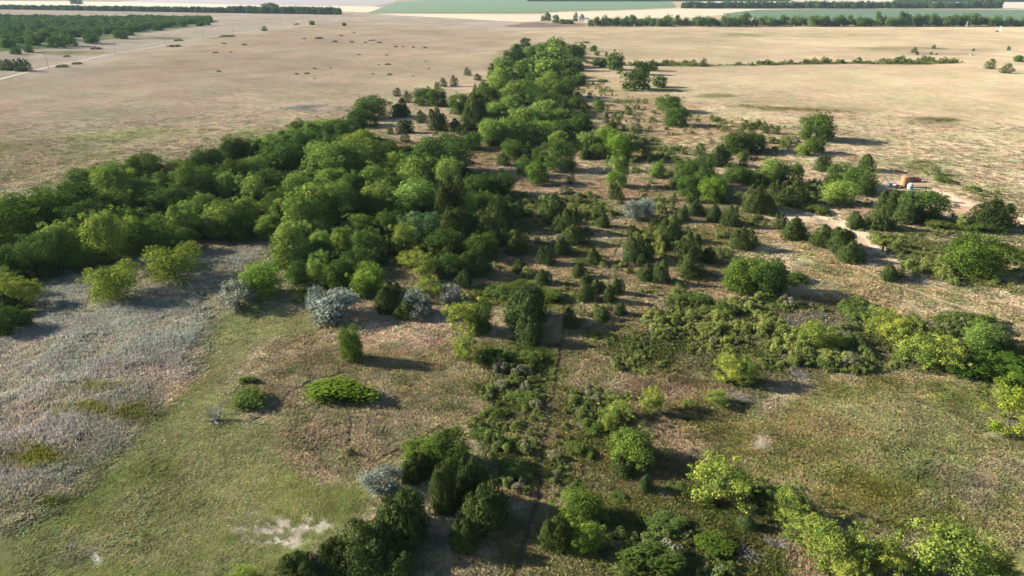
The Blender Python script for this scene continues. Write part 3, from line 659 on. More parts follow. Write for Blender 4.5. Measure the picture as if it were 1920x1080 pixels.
cluster('in the middle of the central grove', [
 ('C', 592, 382, 96, 84, 'largest bright tree in the middle of the central grove'), ('C', 638, 374, 70, 78), ('C', 555, 404, 72, 72), ('C', 505, 420, 50, 52), ('C', 712, 372, 58, 62, 'pale topped tree in the middle of central grove', PALE), ('C', 776, 372, 80, 54),
 ('K', 845, 372, 58, 84), ('C', 808, 378, 48, 50), ('C', 881, 388, 36, 58), ('E', 902, 348, 72, 50), ('E', 942, 342, 48, 44), ('E', 732, 416, 58, 54), ('E', 788, 422, 84, 58, 'blue-green domed tree in the heart of the central grove', BLUE),
 ('C', 668, 420, 58, 50), ('C', 602, 422, 50, 46), ('E', 690, 385, 50, 60), ('E', 530, 378, 60, 60), ('K', 860, 425, 64, 70), ('E', 760, 395, 50, 44), ('E', 905, 380, 56, 50)], 'trees of the grove')
cluster('in the lower part of the central grove', [
 ('C', 548, 448, 68, 96, 'tall pale tree at lower left corner of the central grove', PALE), ('C', 602, 449, 40, 40), ('C', 641, 452, 44, 46), ('C', 534, 474, 56, 44), ('J', 705, 480, 38, 36), ('W', 757, 448, 44, 58), ('W', 792, 492, 58, 56), ('W', 757, 486, 30, 28),
 ('E', 830, 452, 72, 54), ('K', 902, 426, 78, 66), ('E', 903, 456, 68, 50), ('K', 888, 490, 60, 48), ('E', 842, 494, 58, 46), ('C', 600, 506, 46, 58), ('E', 641, 512, 52, 66), ('E', 558, 508, 46, 44), ('C', 687, 524, 66, 46, 'bright lime rounded tree at foot of the central grove', LIME),
 ('C', 490, 522, 78, 42, 'bright low tree behind the leftmost silver bush', LIME), ('E', 600, 472, 54, 50), ('E', 690, 455, 60, 60), ('K', 935, 400, 50, 60), ('J', 868, 521, 34, 32), ('E', 660, 490, 50, 52)], 'trees of the grove')
cluster('in front of the central grove', [
 ('O', 445, 551, 68, 46, 'round silver bush farthest left, beside the grey reeds'), ('O', 624, 571, 92, 58, 'largest silver bush, in front of the central grove'), ('O', 594, 560, 36, 44, 'slim silver bush against left side of the largest silver bush'),
 ('W', 562, 549, 38, 28), ('W', 805, 541, 60, 46), ('K', 730, 556, 52, 56), ('K', 762, 578, 46, 36), ('O', 780, 567, 54, 48, 'silver bush wedged between dark juniper and yellow-green bush'), ('O', 789, 584, 46, 30, 'lowest small silver bush beside the dark juniper'),
 ('O', 846, 552, 44, 38, 'thin grey twiggy bush right of the yellow-green bush', (.75, .72, .72)), ('W', 868, 588, 62, 62), ('E', 898, 592, 46, 64), ('W', 876, 648, 56, 60), ('E', 657, 640, 44, 66, 'lone slim green tree on the dry knoll', (.95, 1.0, .75))])
cluster('on the bare rise in front of the trail top', [
 ('M', 985, 572, 86, 70, 'biggest dark juniper on the bare rise beside the trail top'), ('K', 993, 615, 52, 50, 'rounded juniper just below the biggest one on the rise'), ('J', 1069, 597, 36, 32), ('J', 1130, 588, 30, 26), ('J', 1162, 578, 24, 24), ('J', 1019, 517, 32, 28),
 ('J', 977, 498, 28, 28), ('J', 1102, 547, 38, 32), ('J', 1121, 536, 24, 26), ('J', 1145, 549, 28, 34), ('J', 1158, 536, 25, 30), ('J', 1101, 526, 26, 24), ('J', 1088, 506, 28, 28)], 'junipers on the dry slope')
cluster('on the slope right of the central grove', [
 ('J', 967, 456, 42, 42), ('J', 1026, 478, 32, 34), ('J', 1054, 459, 32, 32), ('J', 1114, 478, 28, 28), ('J', 1072, 437, 46, 34), ('J', 1062, 412, 58, 38), ('J', 1035, 384, 54, 34), ('J', 1032, 402, 28, 32), ('J', 1128, 391, 22, 26), ('J', 1131, 413, 26, 26), ('J', 968, 394, 36, 32)], 'junipers on the dry slope')
cluster('on the mid slope between path and round bush', [
 ('J', 1196, 466, 48, 50), ('J', 1220, 473, 20, 26), ('J', 1174, 488, 16, 22), ('J', 1201, 488, 15, 24), ('J', 1244, 453, 28, 28), ('J', 1232, 421, 28, 30), ('J', 1257, 428, 42, 46), ('J', 1293, 460, 46, 56), ('J', 1330, 478, 30, 28), ('J', 1297, 496, 52, 30), ('J', 1212, 510, 34, 30), ('J', 1238, 508, 31, 42)], 'junipers on the dry slope')
cluster('on the slope below the clump of round trees', [
 ('J', 1181, 506, 18, 15), ('J', 1187, 432, 24, 18), ('J', 1395, 447, 40, 38), ('J', 1417, 453, 18, 18), ('J', 1280, 399, 28, 30), ('J', 1305, 389, 34, 26), ('J', 1342, 399, 26, 32), ('J', 1370, 403, 28, 38), ('J', 1297, 371, 24, 16), ('J', 1362, 375, 13, 13), ('J', 1264, 369, 12, 13), ('J', 1210, 370, 20, 18)], 'junipers on the dry slope')
cluster('beside the horizontal worn path', [
 ('J', 1154, 358, 25, 30), ('J', 1165, 371, 18, 22), ('O', 1188, 394, 34, 36, 'left half of the pair of silver bushes by the path'), ('O', 1214, 390, 32, 36, 'right half of the pair of silver bushes by the path'), ('J', 1070, 334, 23, 20), ('C', 1157, 322, 42, 54), ('J', 1167, 301, 18, 17), ('C', 1233, 317, 28, 32), ('E', 985, 310, 42, 38), ('E', 1007, 321, 46, 44, 'rounded sunlit bush tree right above the worn path', (.9, 1.05, .7))])
cluster('in the belt right of the grove', [
 ('E', 1052, 288, 62, 60), ('C', 1048, 262, 40, 30), ('C', 1095, 263, 36, 32, 'pale domed tree in the belt right of the grove', PALE), ('C', 1132, 256, 40, 38), ('E', 1160, 269, 54, 52, 'large rounded sunlit tree in the belt right of the grove', (.85, 1.05, .65)), ('E', 1120, 281, 36, 28), ('E', 965, 280, 38, 40), ('J', 990, 284, 36, 36), ('J', 1212, 284, 22, 22), ('J', 1097, 285, 24, 24), ('J', 945, 298, 26, 22), ('E', 1012, 290, 34, 34)])
cluster('in the far middle beside the two-track', [
 ('C', 1125, 198, 22, 22), ('J', 1118, 188, 18, 16), ('J', 1097, 193, 10, 13), ('J', 1106, 177, 12, 11), ('J', 1180, 207, 17, 11), ('E', 1255, 191, 43, 23), ('E', 1268, 216, 46, 37), ('J', 1160, 226, 15, 16), ('J', 1147, 233, 26, 16), ('J', 1138, 222, 16, 15), ('E', 1385, 263, 54, 42), ('E', 1418, 264, 42, 36), ('J', 1312, 279, 22, 20), ('J', 1352, 290, 38, 38), ('J', 1396, 288, 19, 17), ('J', 1395, 303, 18, 17)])
cluster('in the clump of round trees on the slope', [
 ('E', 1287, 322, 50, 52), ('E', 1318, 308, 46, 42), ('E', 1338, 350, 58, 48, 'roundest sunlit bush at front of the clump on the slope', (.95, 1.0, .62)), ('E', 1294, 345, 46, 40), ('E', 1322, 334, 46, 44), ('E', 1382, 326, 50, 34), ('E', 1412, 330, 40, 32), ('C', 1450, 318, 50, 46), ('E', 1486, 324, 42, 42), ('K', 1425, 372, 58, 42), ('J', 1488, 363, 52, 38), ('J', 1458, 358, 32, 34), ('B', 1529, 392, 34, 22), ('J', 1448, 392, 22, 22), ('J', 1397, 233, 18, 15), ('J', 1425, 232, 16, 14), ('J', 1438, 242, 13, 14), ('J', 1456, 243, 17, 15)])
cluster('near the dirt yard with the orange tank', [
 ('E', 1534, 235, 60, 48, 'lone round dark tree on open prairie at right, casting a long shadow'), ('E', 1530, 270, 36, 28), ('E', 1507, 278, 26, 22, 'pale small bush tree left below the lone round tree', OLIVE), ('J', 1545, 306, 27, 26), ('J', 1625, 305, 30, 28), ('E', 1580, 326, 54, 42), ('E', 1615, 336, 56, 46),
 ('C', 1575, 357, 52, 46), ('K', 1672, 379, 40, 42), ('E', 1729, 381, 70, 54), ('K', 1704, 392, 40, 42), ('J', 1605, 412, 30, 28), ('J', 1645, 407, 46, 34), ('K', 1862, 402, 56, 42), ('J', 1547, 348, 13, 16), ('B', 1767, 335, 26, 12), ('B', 1827, 353, 20, 10), ('B', 1757, 416, 42, 22), ('B', 1840, 425, 56, 16), ('B', 1793, 422, 30, 14)])
cluster('along the sandy track at right', [
 ('J', 1466, 413, 26, 26), ('J', 1492, 428, 46, 34), ('J', 1552, 441, 46, 36), ('K', 1582, 451, 48, 42), ('K', 1597, 472, 42, 34), ('J', 1670, 510, 32, 24), ('J', 1692, 505, 16, 26), ('J', 1715, 508, 20, 18), ('D', 1722, 523, 40, 18), ('D', 1632, 488, 34, 18), ('E', 1837, 473, 88, 70, 'big solitary round tree near right edge below the dirt yard', (.62, .70, .52)),
 ('E', 1392, 510, 70, 64, 'left half of the big double round bush on the ridge', (.82, .85, .6)), ('E', 1440, 512, 76, 72, 'right half of the big double round bush on the ridge'), ('B', 1482, 520, 50, 26)])
cluster('in the right-hand scrub thicket', [
 ('W', 1657, 602, 46, 46), ('W', 1690, 618, 54, 60), ('W', 1527, 627, 52, 48), ('W', 1568, 638, 32, 34), ('W', 1720, 656, 64, 52), ('W', 1770, 662, 62, 50), ('C', 1840, 634, 52, 44), ('B', 1815, 606, 86, 34), ('B', 1605, 580, 50, 28), ('B', 1300, 562, 70, 24), ('B', 1350, 578, 60, 24),
 ('D', 1617, 654, 40, 24), ('B', 1880, 680, 90, 50, 'bright green leafy mass at right edge below the thicket', (.72, .92, .6)), ('B', 1835, 692, 70, 40, 'dark green vine-covered mound left of the bright leafy mass', (.5, .7, .5)), ('W', 1368, 686, 44, 58), ('W', 1402, 694, 42, 48), ('D', 1500, 690, 48, 42), ('W', 1902, 757, 66, 84, 'yellowish willow cut by the right picture edge', (1.7, 1.35, .7))])
cluster('in the middle foreground right of the trail', [
 ('W', 1225, 750, 40, 48), ('W', 1160, 768, 58, 32), ('W', 1139, 789, 28, 38), ('C', 1190, 833, 92, 68, 'rounded bright green tree above its dark juniper, right of trail', (1.2, 1.15, .9)), ('K', 1172, 868, 50, 40), ('W', 1292, 757, 24, 20), ('W', 1344, 746, 42, 24), ('D', 1383, 738, 48, 30), ('J', 1211, 903, 28, 32), ('W', 1358, 899, 102, 84, 'large airy yellow-green tree in the right foreground meadow edge'),
 ('J', 1400, 975, 27, 26), ('D', 1246, 924, 26, 22), ('B', 1272, 914, 38, 24), ('B', 1250, 980, 62, 38), ('B', 1159, 934, 30, 26), ('D', 1152, 889, 24, 16)])
cluster('in the bottom foreground right of the trail', [
 ('C', 1083, 946, 86, 70, 'green tree above the trail bend in bottom foreground', (.95, .95, .7)), ('C', 1099, 1002, 62, 58, 'lower green tree in bottom foreground beside a juniper', (.92, .95, .7)), ('K', 1043, 996, 50, 56), ('D', 1031, 966, 22, 32), ('B', 1342, 1018, 68, 38, 'bright green bush left of the white dead brush', (1.0, 1.1, .7)), ('D', 1398, 1026, 48, 36), ('D', 1460, 1006, 52, 42), ('B', 1219, 1046, 120, 54),
 ('W', 1480, 938, 56, 60), ('W', 1520, 986, 74, 60), ('W', 1562, 1012, 80, 76), ('W', 1626, 1024, 66, 62), ('W', 1676, 1048, 62, 58), ('W', 1592, 1066, 70, 50), ('W', 1786, 1044, 104, 96), ('W', 1870, 1062, 54, 54)])
cluster('in the dark bottom foreground clump', [
 ('E', 845, 836, 78, 82, 'dark domed tree at upper end of the foreground clump', DEEP), ('E', 794, 844, 74, 54, 'mid green tree left of the dark domed tree', (.8, .85, .65)), ('K', 778, 876, 56, 40), ('O', 712, 900, 66, 52), ('K', 834, 916, 48, 76), ('K', 886, 902, 60, 80), ('M', 908, 944, 88, 78), ('K', 870, 1000, 48, 54), ('M', 754, 960, 98, 92),
 ('M', 682, 1024, 112, 88), ('K', 624, 1036, 66, 56), ('K', 560, 1064, 76, 46), ('O', 604, 1058, 40, 36, 'dull grey bush at the bottom edge among junipers', (.45, .5, .45)), ('W', 455, 1078, 44, 22), ('K', 735, 1060, 70, 50), ('M', 722, 990, 76, 62)])
cluster('on the left foreground knoll', [
 ('B', 643, 731, 106, 42, 'bright lime low thicket in the middle of the pink knoll', (1.35, 1.45, .75)), ('B', 470, 746, 62, 30), ('T', 402, 760, 58, 58), ('J', 657, 845, 18, 15), ('B', 466, 712, 34, 12)])
cluster('beside the foreground trail', [
 ('B', 936, 548, 58, 26), ('B', 1022, 552, 54, 26), ('B', 980, 536, 60, 22), ('B', 938, 668, 60, 28), ('B', 990, 670, 56, 28), ('B', 908, 812, 48, 26), ('B', 980, 748, 54, 28), ('B', 926, 774, 46, 26), ('B', 968, 882, 56, 30), ('B', 940, 834, 38, 22), ('B', 1088, 842, 52, 28), ('B', 1112, 800, 44, 26)])
# upper half of the central grove, towards the far prairie
cluster('at the far end of the central grove', [
 ('E', 985, 78, 20, 16), ('E', 971, 91, 26, 20), ('E', 970, 104, 33, 22), ('J', 949, 105, 10, 15), ('C', 994, 96, 24, 18), ('C', 1014, 92, 28, 22), ('C', 1043, 88, 40, 18), ('E', 1033, 78, 18, 9), ('E', 1085, 92, 26, 27), ('C', 1046, 104, 46, 22), ('C', 1022, 110, 40, 22), ('E', 999, 109, 24, 17), ('C', 942, 123, 36, 22), ('C', 982, 127, 42, 30), ('C', 1016, 129, 44, 28)], 'trees of the grove')
cluster('in the upper neck of the central grove', [
 ('C', 1042, 127, 42, 28), ('E', 1080, 117, 33, 28), ('E', 1057, 121, 28, 22), ('E', 1087, 146, 28, 22), ('E', 945, 137, 26, 18), ('C', 938, 153, 48, 28), ('E', 997, 142, 28, 20), ('C', 974, 163, 44, 28), ('C', 1032, 159, 50, 32), ('E', 1056, 166, 44, 36), ('E', 913, 174, 42, 26), ('C', 951, 177, 34, 24), ('E', 1010, 176, 48, 28), ('E', 1070, 138, 34, 26), ('J', 921, 131, 15, 26)], 'trees of the grove')
cluster('in the lower neck of the central grove', [
 ('E', 860, 191, 42, 38), ('K', 890, 208, 44, 62, 'tallest dark conifer at left of the grove neck'), ('C', 930, 203, 40, 28), ('C', 962, 198, 46, 26), ('C', 978, 219, 64, 32), ('C', 1022, 212, 60, 32), ('C', 1050, 214, 34, 28), ('J', 1058, 200, 34, 32), ('E', 1090, 228, 42, 40), ('J', 905, 226, 32, 34), ('C', 925, 246, 58, 38), ('C', 965, 246, 56, 36), ('C', 1010, 242, 60, 36), ('E', 1052, 240, 50, 38), ('E', 955, 274, 34, 32), ('E', 885, 262, 42, 34), ('E', 1080, 190, 26, 24), ('E', 1030, 190, 56, 26)], 'trees of the grove')
cluster('on the dry hill left of the grove neck', [
 ('J', 744, 172, 18, 15), ('J', 764, 181, 20, 21), ('E', 795, 179, 42, 34), ('E', 820, 181, 38, 34), ('J', 750, 202, 33, 32), ('E', 695, 198, 60, 28), ('E', 672, 219, 46, 30), ('J', 702, 225, 21, 22), ('J', 791, 218, 21, 22), ('J', 822, 223, 36, 40), ('J', 854, 232, 26, 20), ('J', 759, 236, 30, 23), ('J', 731, 243, 17, 16), ('J', 760, 257, 21, 18)])
cluster('in the line climbing onto the far prairie', [
 ('J', 877, 133, 14, 15), ('J', 852, 151, 18, 19), ('J', 833, 154, 16, 16), ('J', 820, 160, 13, 14), ('J', 897, 144, 15, 10), ('J', 908, 157, 11, 14), ('J', 891, 164, 9, 14)], 'junipers on the dry slope')
cluster('in the far group right of the grove tip', [
 ('E', 1154, 112, 32, 32), ('J', 1162, 131, 14, 13), ('E', 1192, 148, 50, 28), ('E', 1201, 126, 32, 24), ('E', 1237, 151, 30, 19), ('E', 1113, 90, 15, 11), ('B', 1099, 79, 11, 6), ('J', 1137, 101, 6, 9), ('E', 1119, 99, 11, 9, 'tiny pale tree right of the grove tip', PALE), ('B', 1130, 151, 18, 8), ('J', 1100, 115, 7, 7), ('E', 1125, 116, 24, 10), ('E', 1222, 122, 26, 10)])
cluster('scattered on the far right prairie', [
 ('J', 1320, 115, 12, 12), ('J', 1714, 93, 11, 9), ('J', 1720, 99, 6, 6), ('J', 1751, 87, 8, 6), ('J', 1746, 99, 4.5, 5), ('J', 1825, 93, 5, 5), ('J', 1892, 90, 6, 6), ('J', 1858, 119, 18, 13), ('J', 1886, 127, 18, 12), ('E', 1911, 109, 14, 10), ('J', 1775, 111, 4, 3.5), ('J', 1756, 101, 3.5, 3), ('J', 1900, 131, 6, 4)])
cluster('on the far left prairie near the dirt road', [
 ('E', 585, 42, 10, 8), ('E', 645, 45, 8, 6), ('B', 556, 45, 8, 4), ('B', 116, 123, 14, 5), ('B', 144, 118, 12, 5), ('B', 326, 85, 20, 5), ('B', 425, 67, 22, 4), ('J', 495, 53, 10, 4)])

# low dark weed clumps dotted over the left prairie
for (x, y, w) in [(660, 78, 9), (685, 79, 8), (693, 76, 7), (700, 75, 8), (711, 79, 9), (742, 87, 9), (755, 87, 6), (775, 88, 8), (797, 89, 9), (727, 120, 11), (731, 139, 14), (710, 121, 6), (725, 103, 6), (673, 102, 7), (699, 138, 7), (775, 142, 6), (804, 129, 6), (798, 115, 5), (598, 71, 16), (628, 77, 12), (570, 72, 7), (404, 98, 9), (432, 97, 7), (420, 81, 9), (458, 83, 10), (410, 133, 8), (576, 137, 12), (590, 128, 7), (620, 127, 5), (556, 138, 8), (590, 147, 6), (180, 90, 18), (335, 75, 18), (640, 66, 8), (664, 61, 6), (125, 105, 10)]:
    plant('B', x, y, w * .8, 2.6, 'low dark weed clump dotted on the left prairie', 'weed clumps on the left prairie', (.75, .62, .75), 'weed_clump', 'weeds')

# ------------------------------------------------------------------ far tree rows and wood
def far_tree(kind, px, py_base, hm, wm, label, group, name, tint=None, base_off=0):
    P = at(px, py_base); var = KIND[kind]['far']; parts = var[rnd.randrange(len(var))]
    e = bpy.data.objects.new(name, None); COL.objects.link(e)
    e.location = (P.x, P.y + base_off, float(hgt(P.x, P.y + base_off))); e.rotation_euler = (0, 0, rnd.uniform(0, 6.28)); e.scale = (wm, wm * rnd.uniform(.9, 1.1), hm)
    tag(e, label, 'tree', group); hue = tint or HUE[kind]; b = rnd.uniform(.8, 1.15)
    for pn, me in parts: o = link(pn, me, e); o.color = (hue[0] * b, hue[1] * b, hue[2] * b, 1)
FARG = (.8, .9, .95)  # bluish leaf tint: distance haze put into the colour of far trees
x = 1108
while x < 1990:
    hm = rnd.uniform(7.5, 17) + (9 if 1360 < x < 1400 or 1640 < x < 1830 else 1) * rnd.random()
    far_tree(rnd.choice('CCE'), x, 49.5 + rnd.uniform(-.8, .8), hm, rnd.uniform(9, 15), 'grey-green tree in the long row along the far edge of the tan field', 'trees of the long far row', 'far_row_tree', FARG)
    x += rnd.uniform(5.5, 10)
for (x, yb, h, w, k, lb) in [(1018, 39.5, 10, 9, 'J', 'leftmost tree of the far farmstead'), (1027, 39.5, 15, 13, 'E', 'tallest rounded tree at left of the far farmstead'), (1042, 44, 14, 11, 'E', 'tree in front of the hidden white shed at the far farmstead'),
                             (1055, 45, 8, 10, 'E', 'low dark tree in the middle of the far farmstead'), (1071, 45, 7, 9, 'E', 'low dark tree left of the farm drive'), (1079, 40, 16, 9, 'J', 'tall pointed tree behind the farm drive'), (1091, 37, 10, 8, 'E', 'small tree behind the farm drive beside the white house'), (1063, 44.5, 7, 9, 'E', 'low tree between the two white sheds of the farmstead')]:
    far_tree(k, x, yb, h, w, lb, None, 'farmstead_tree', FARG)
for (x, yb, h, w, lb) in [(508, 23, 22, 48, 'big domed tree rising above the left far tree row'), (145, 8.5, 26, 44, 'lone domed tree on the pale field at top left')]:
    far_tree('E', x, yb, h, w, lb, None, 'domed_tree', (.5, .62, .75))  # blue tint puts distance haze into the crown colour
# front trees of the wood at upper left
wood = sorted([(15, 80, 20, 14), (52, 90, 16, 12), (28, 94, 16, 7), (104, 78, 24, 16), (128, 74, 24, 18), (170, 70, 24, 15), (60, 74, 22, 14), (30, 70, 20, 12), (80, 66, 20, 12), (150, 60, 16, 14), (202, 54, 18, 10), (225, 62, 22, 9), (242, 60, 14, 7), (250, 50, 20, 12), (275, 46, 14, 9), (185, 56, 16, 10), (130, 60, 22, 12), (95, 58, 18, 10), (60, 60, 18, 10), (20, 58, 20, 12), (340, 43, 16, 10), (312, 45, 14, 8), (295, 50, 16, 7), (375, 43, 14, 9), (388, 42, 12, 8)])
fr = [q for q in wood if q[1] >= 66]; bk = [q for q in wood if q[1] < 66]
for (x, y, w, h) in wood:
    L_ = fr if y >= 66 else bk
    plant('E', x, y, w, h, '%s from left of bush trees %s far left wood' % (ORD[L_.index((x, y, w, h))], 'at the open front of the' if y >= 66 else 'farther back along the'), 'front trees of the far left wood', (.62, .84, .8), 'woodland_tree')  # cool tint, some of the haze is put into the leaf colour
for i, (x, y, w, h) in enumerate([(4, 121, 16, 15), (16, 121, 13, 16), (26, 121, 13, 16), (36, 121, 14, 19), (48, 121, 16, 17)]):
    plant('J', x, y, w, h, '%s dark conifer in the short row at the left edge below the wood' % (('leftmost', 'second', 'third', 'fourth', 'rightmost')[i]), 'short conifer row', (.8, .95, 1.2), 'conifer')

# the mass of the far wood and the most distant rows, which read as one dark band each
def band(name, spots, label, mat='leaf'):
    V, F, T, n0 = [], [], [], 0
    src = [KIND[k]['far'][i][0][1] for k in 'EC' for i in range(3)]
    raw = []
    for me in src:
        v = np.empty(len(me.vertices) * 3, np.float32); me.vertices.foreach_get('co', v); t = np.empty(len(me.vertices), np.float32); me.attributes['tint'].data.foreach_get('value', t)
        raw.append((v.reshape(-1, 3), t))
    for (px, py, wm, hm) in spots:
        v, t = raw[rnd.randrange(len(raw))]; P = at(px, py); a = rnd.uniform(0, 6.28); c, s = math.cos(a), math.sin(a)
        keep = np.repeat(RNG.random(len(v) // 4) < .6, 4); v = v[keep]; t = t[keep]
        w = v.reshape(-1, 4, 3); m = w.mean(1, keepdims=True); v = (m + (w - m) * 1.5).reshape(-1, 3)
        q = np.stack([(v[:, 0] * c - v[:, 1] * s) * wm + P.x, (v[:, 0] * s + v[:, 1] * c) * wm + P.y, v[:, 2] * hm + float(hgt(P.x, P.y))], 1)
        V.append(q); T.append(t); F.append(np.arange(len(q)).reshape(-1, 4) + n0); n0 += len(q)
    me = mesh_np(name, np.concatenate(V), np.concatenate(F), [M[mat]], False, {'tint': np.concatenate(T)})
    o = tag(link(name, me), label, 'woods', kind='stuff'); o.color = (.50, .64, .72, 1); return o  # bluish band colour with the distance haze painted in
sp = []
for k in range(1000):
    x = rnd.uniform(-150, 392); y0 = 36 + (2 if x > 300 else 0); y1 = 90 - max(0, x) * .125 if x > 0 else 84
    t = rnd.random() ** 1.5; y = y0 + (max(y1, y0 + 5) - y0) * t
    if y < 48 or rnd.random() < .85: sp.append((x, y, rnd.uniform(8, 15) , rnd.uniform(5, 9)))
for x in np.arange(-150, 396, 4.0): sp.append((x, 34.5 + 6.5 * max(0, x) / 396 + rnd.uniform(-.5, 1.5), rnd.uniform(6, 9), rnd.uniform(6, 10)))
band('far_woods', sp, 'dense blue-green wood on the far left prairie').color = (.72, .86, .9, 1)  # paler bluish colour, haze over the wood painted in
sp = []
for x in np.arange(-150, 637, 3.0):
    yb = 17.5 + 10.0 * max(0, x) / 637; sp.append((x, yb + rnd.uniform(-.4, .2), rnd.uniform(12, 17), rnd.uniform(10, 14) if x < 430 else rnd.uniform(13, 17)))
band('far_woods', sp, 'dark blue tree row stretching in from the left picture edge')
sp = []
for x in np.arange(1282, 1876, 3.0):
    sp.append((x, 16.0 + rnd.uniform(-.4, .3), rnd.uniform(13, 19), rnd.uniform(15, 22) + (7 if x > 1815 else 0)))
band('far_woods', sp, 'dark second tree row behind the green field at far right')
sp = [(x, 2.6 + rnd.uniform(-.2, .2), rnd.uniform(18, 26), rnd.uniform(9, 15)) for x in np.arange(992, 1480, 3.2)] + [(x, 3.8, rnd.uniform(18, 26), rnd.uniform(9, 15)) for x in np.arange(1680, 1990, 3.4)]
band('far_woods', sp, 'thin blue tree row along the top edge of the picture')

# ------------------------------------------------------------------ utility poles, fence, farm things
pole_m = MB().tube([(0, 0, -.5), (0, 0, 5), (0, 0, 11)], [.17, .15, .11], 8).mesh('post', M['pole'])
arm_m = MB().box((0, 0, 10.3), (2.4, .12, .14)).mesh('crossarm', M['pole'])
ins_m = MB().tube([(0, 0, 0), (0, 0, .12), (0, 0, .22)], [.05, .07, .03], 6).mesh('insulator', M['steel'])
PL = [(91, 128), (218, 102.5), (311, 84.5), (382, 74), (438, 65), (488, 56), (527, 50), (596, 39.5), (662, 27.5)]
road_dir = (at(488, 56) - at(91, 128)); ang = math.atan2(road_dir.y, road_dir.x) + math.pi / 2
tops = []
for i, p in enumerate(PL):
    P = at(*p); e = link('utility_pole', None, None, (P.x, P.y, float(hgt(P.x, P.y)))); e.rotation_euler = (0, 0, ang)
    tag(e, '%s utility pole along the dirt road, counted from the left edge' % ORD[i], 'utility pole', 'utility poles along the dirt road')
    link('post', pole_m, e); link('crossarm', arm_m, e)
    for dx in (-1.05, 0.35, 1.05): link('insulator', ins_m, e, (dx, 0, 10.37))

def post_fence(pix, label):
    P = [at(*p) for p in pix]; e = link('wire_fence', None, None, P[0]); tag(e, label, 'fence')
    pm = MB().tube([(0, 0, -.2), (0, 0, 1.35)], [.085, .075], 6).mesh('post', M['pole'])
    for i, q in enumerate(P):
        o = link('post', pm, e, q - P[0]); o.scale = (1.0, 1.0, rnd.uniform(.9, 1.15)); o.rotation_euler = (rnd.uniform(-.05, .05), rnd.uniform(-.05, .05), 0)
    for hh in (.45, .8, 1.15):
        MB().tube([q - P[0] + Vector((0, 0, hh)) for q in P], .012, 3).build('wire', M['wire'], e)
post_fence([(302, 304.5), (315, 300), (326, 295.5), (336, 291.5), (347, 287.5), (360, 283), (373, 278.5), (388, 274), (405, 269.5), (422, 265)], 'old wooden post and wire fence running out of the left grove')

def yard(px, py, name, label, cat):
    P = at(px, py); e = link(name, None, None, (P.x, P.y, float(hgt(P.x, P.y)))); return tag(e, label, cat)
def ring(r, z, k=20, sx=1, sy=1): return [(r * math.cos(2 * math.pi * j / k) * sx, r * math.sin(2 * math.pi * j / k) * sy, z) for j in range(k)]
def lathe(mb, prof, k=20):
    n = len(mb.v)
    for r_, z in prof: mb.v += ring(max(r_, .001), z, k)
    for i in range(len(prof) - 1):
        for j in range(k): q = n + i * k; mb.f.append((q + j, q + (j + 1) % k, q + k + (j + 1) % k, q + k + j))
    return mb
e = yard(1694, 350.5, 'storage_tank', 'rusty orange upright metal tank standing in the dirt yard', 'tank')
lathe(MB(), [(1.1, -.2), (1.1, 3.2), (1.1, 3.2)]).build('shell', M['rust'], e)
lathe(MB(), [(1.13, 3.2), (.6, 3.45), (.18, 3.5), (.001, 3.5)]).build('lid', M['rust'], e)
for z in (.5, 1.7, 2.9): lathe(MB(), [(1.1, z), (1.15, z + .03), (1.15, z + .1), (1.1, z + .13)]).build('band', M['rust'], e)
e = yard(1706, 355, 'drum_tank', 'faded teal and white tank beside the rusty orange tank', 'tank'); e.scale = (.78, .78, .78)
lathe(MB(), [(1.05, -.2), (1.15, .5), (1.15, 1.9), (.8, 2.25), (.3, 2.35), (.001, 2.35)]).build('shell', M['teal'], e)
lathe(MB(), [(.32, 2.33), (.32, 2.5), (.001, 2.5)]).build('cap', M['white'], e)
lathe(MB(), [(1.15, 1.7), (1.19, 1.73), (1.19, 1.85), (1.15, 1.9)]).build('band', M['white'], e)
e = yard(1709, 341, 'pickup_truck', 'dark red pickup truck with white hood behind the orange tank', 'truck'); e.rotation_euler = (0, 0, math.radians(172))
body = MB(); body.box((0, 0, .75), (4.9, 1.8, .5)); body.build('body', M['maroon'], e)
MB().poly([(-.2, -.82, 1.002), (1.3, -.82, 1.002), (1.3, .82, 1.002), (-.2, .82, 1.002), (0, -.7, 1.68), (.95, -.7, 1.68), (.95, .7, 1.68), (0, .7, 1.68)], [(0, 3, 2, 1), (4, 5, 6, 7), (0, 1, 5, 4), (1, 2, 6, 5), (2, 3, 7, 6), (3, 0, 4, 7)]).build('cab', M['maroon'], e)
MB().poly([(1.2, -.7, 1.06), (1.2, .7, 1.06), (.975, .62, 1.62), (.975, -.62, 1.62), (1.26, -.7, 1.06), (1.26, .7, 1.06), (1.0, .62, 1.62), (1.0, -.62, 1.62)], [(0, 1, 2, 3), (4, 7, 6, 5), (0, 4, 5, 1), (2, 6, 7, 3), (1, 5, 6, 2), (0, 3, 7, 4)]).build('windscreen', M['glass'], e)
MB().box((1.87, 0, 1.05), (1.15, 1.7, .12)).build('hood', M['white'], e)
bed = MB(); [bed.box(c, d) for c, d in (((-1.4, .86, 1.18), (2.0, .07, .36)), ((-1.4, -.86, 1.18), (2.0, .07, .36)), ((-2.41, 0, 1.18), (.07, 1.72, .36)))]; bed.build('bed', M['maroon'], e)
for sx in (-1.5, 1.55):
    for sy in (-.86, .86): MB().tube([(sx, sy - .11, .36), (sx, sy + .11, .36)], .36, 14).build('wheel', M['black'], e)
for sy in (-.6, .6): MB().tube([(2.43, sy, .8), (2.49, sy, .8)], .12, 10).build('headlight', M['glass'], e)
e = yard(1668, 351, 'chest_freezer', 'small white box-like appliance left of the orange tank', 'appliance')
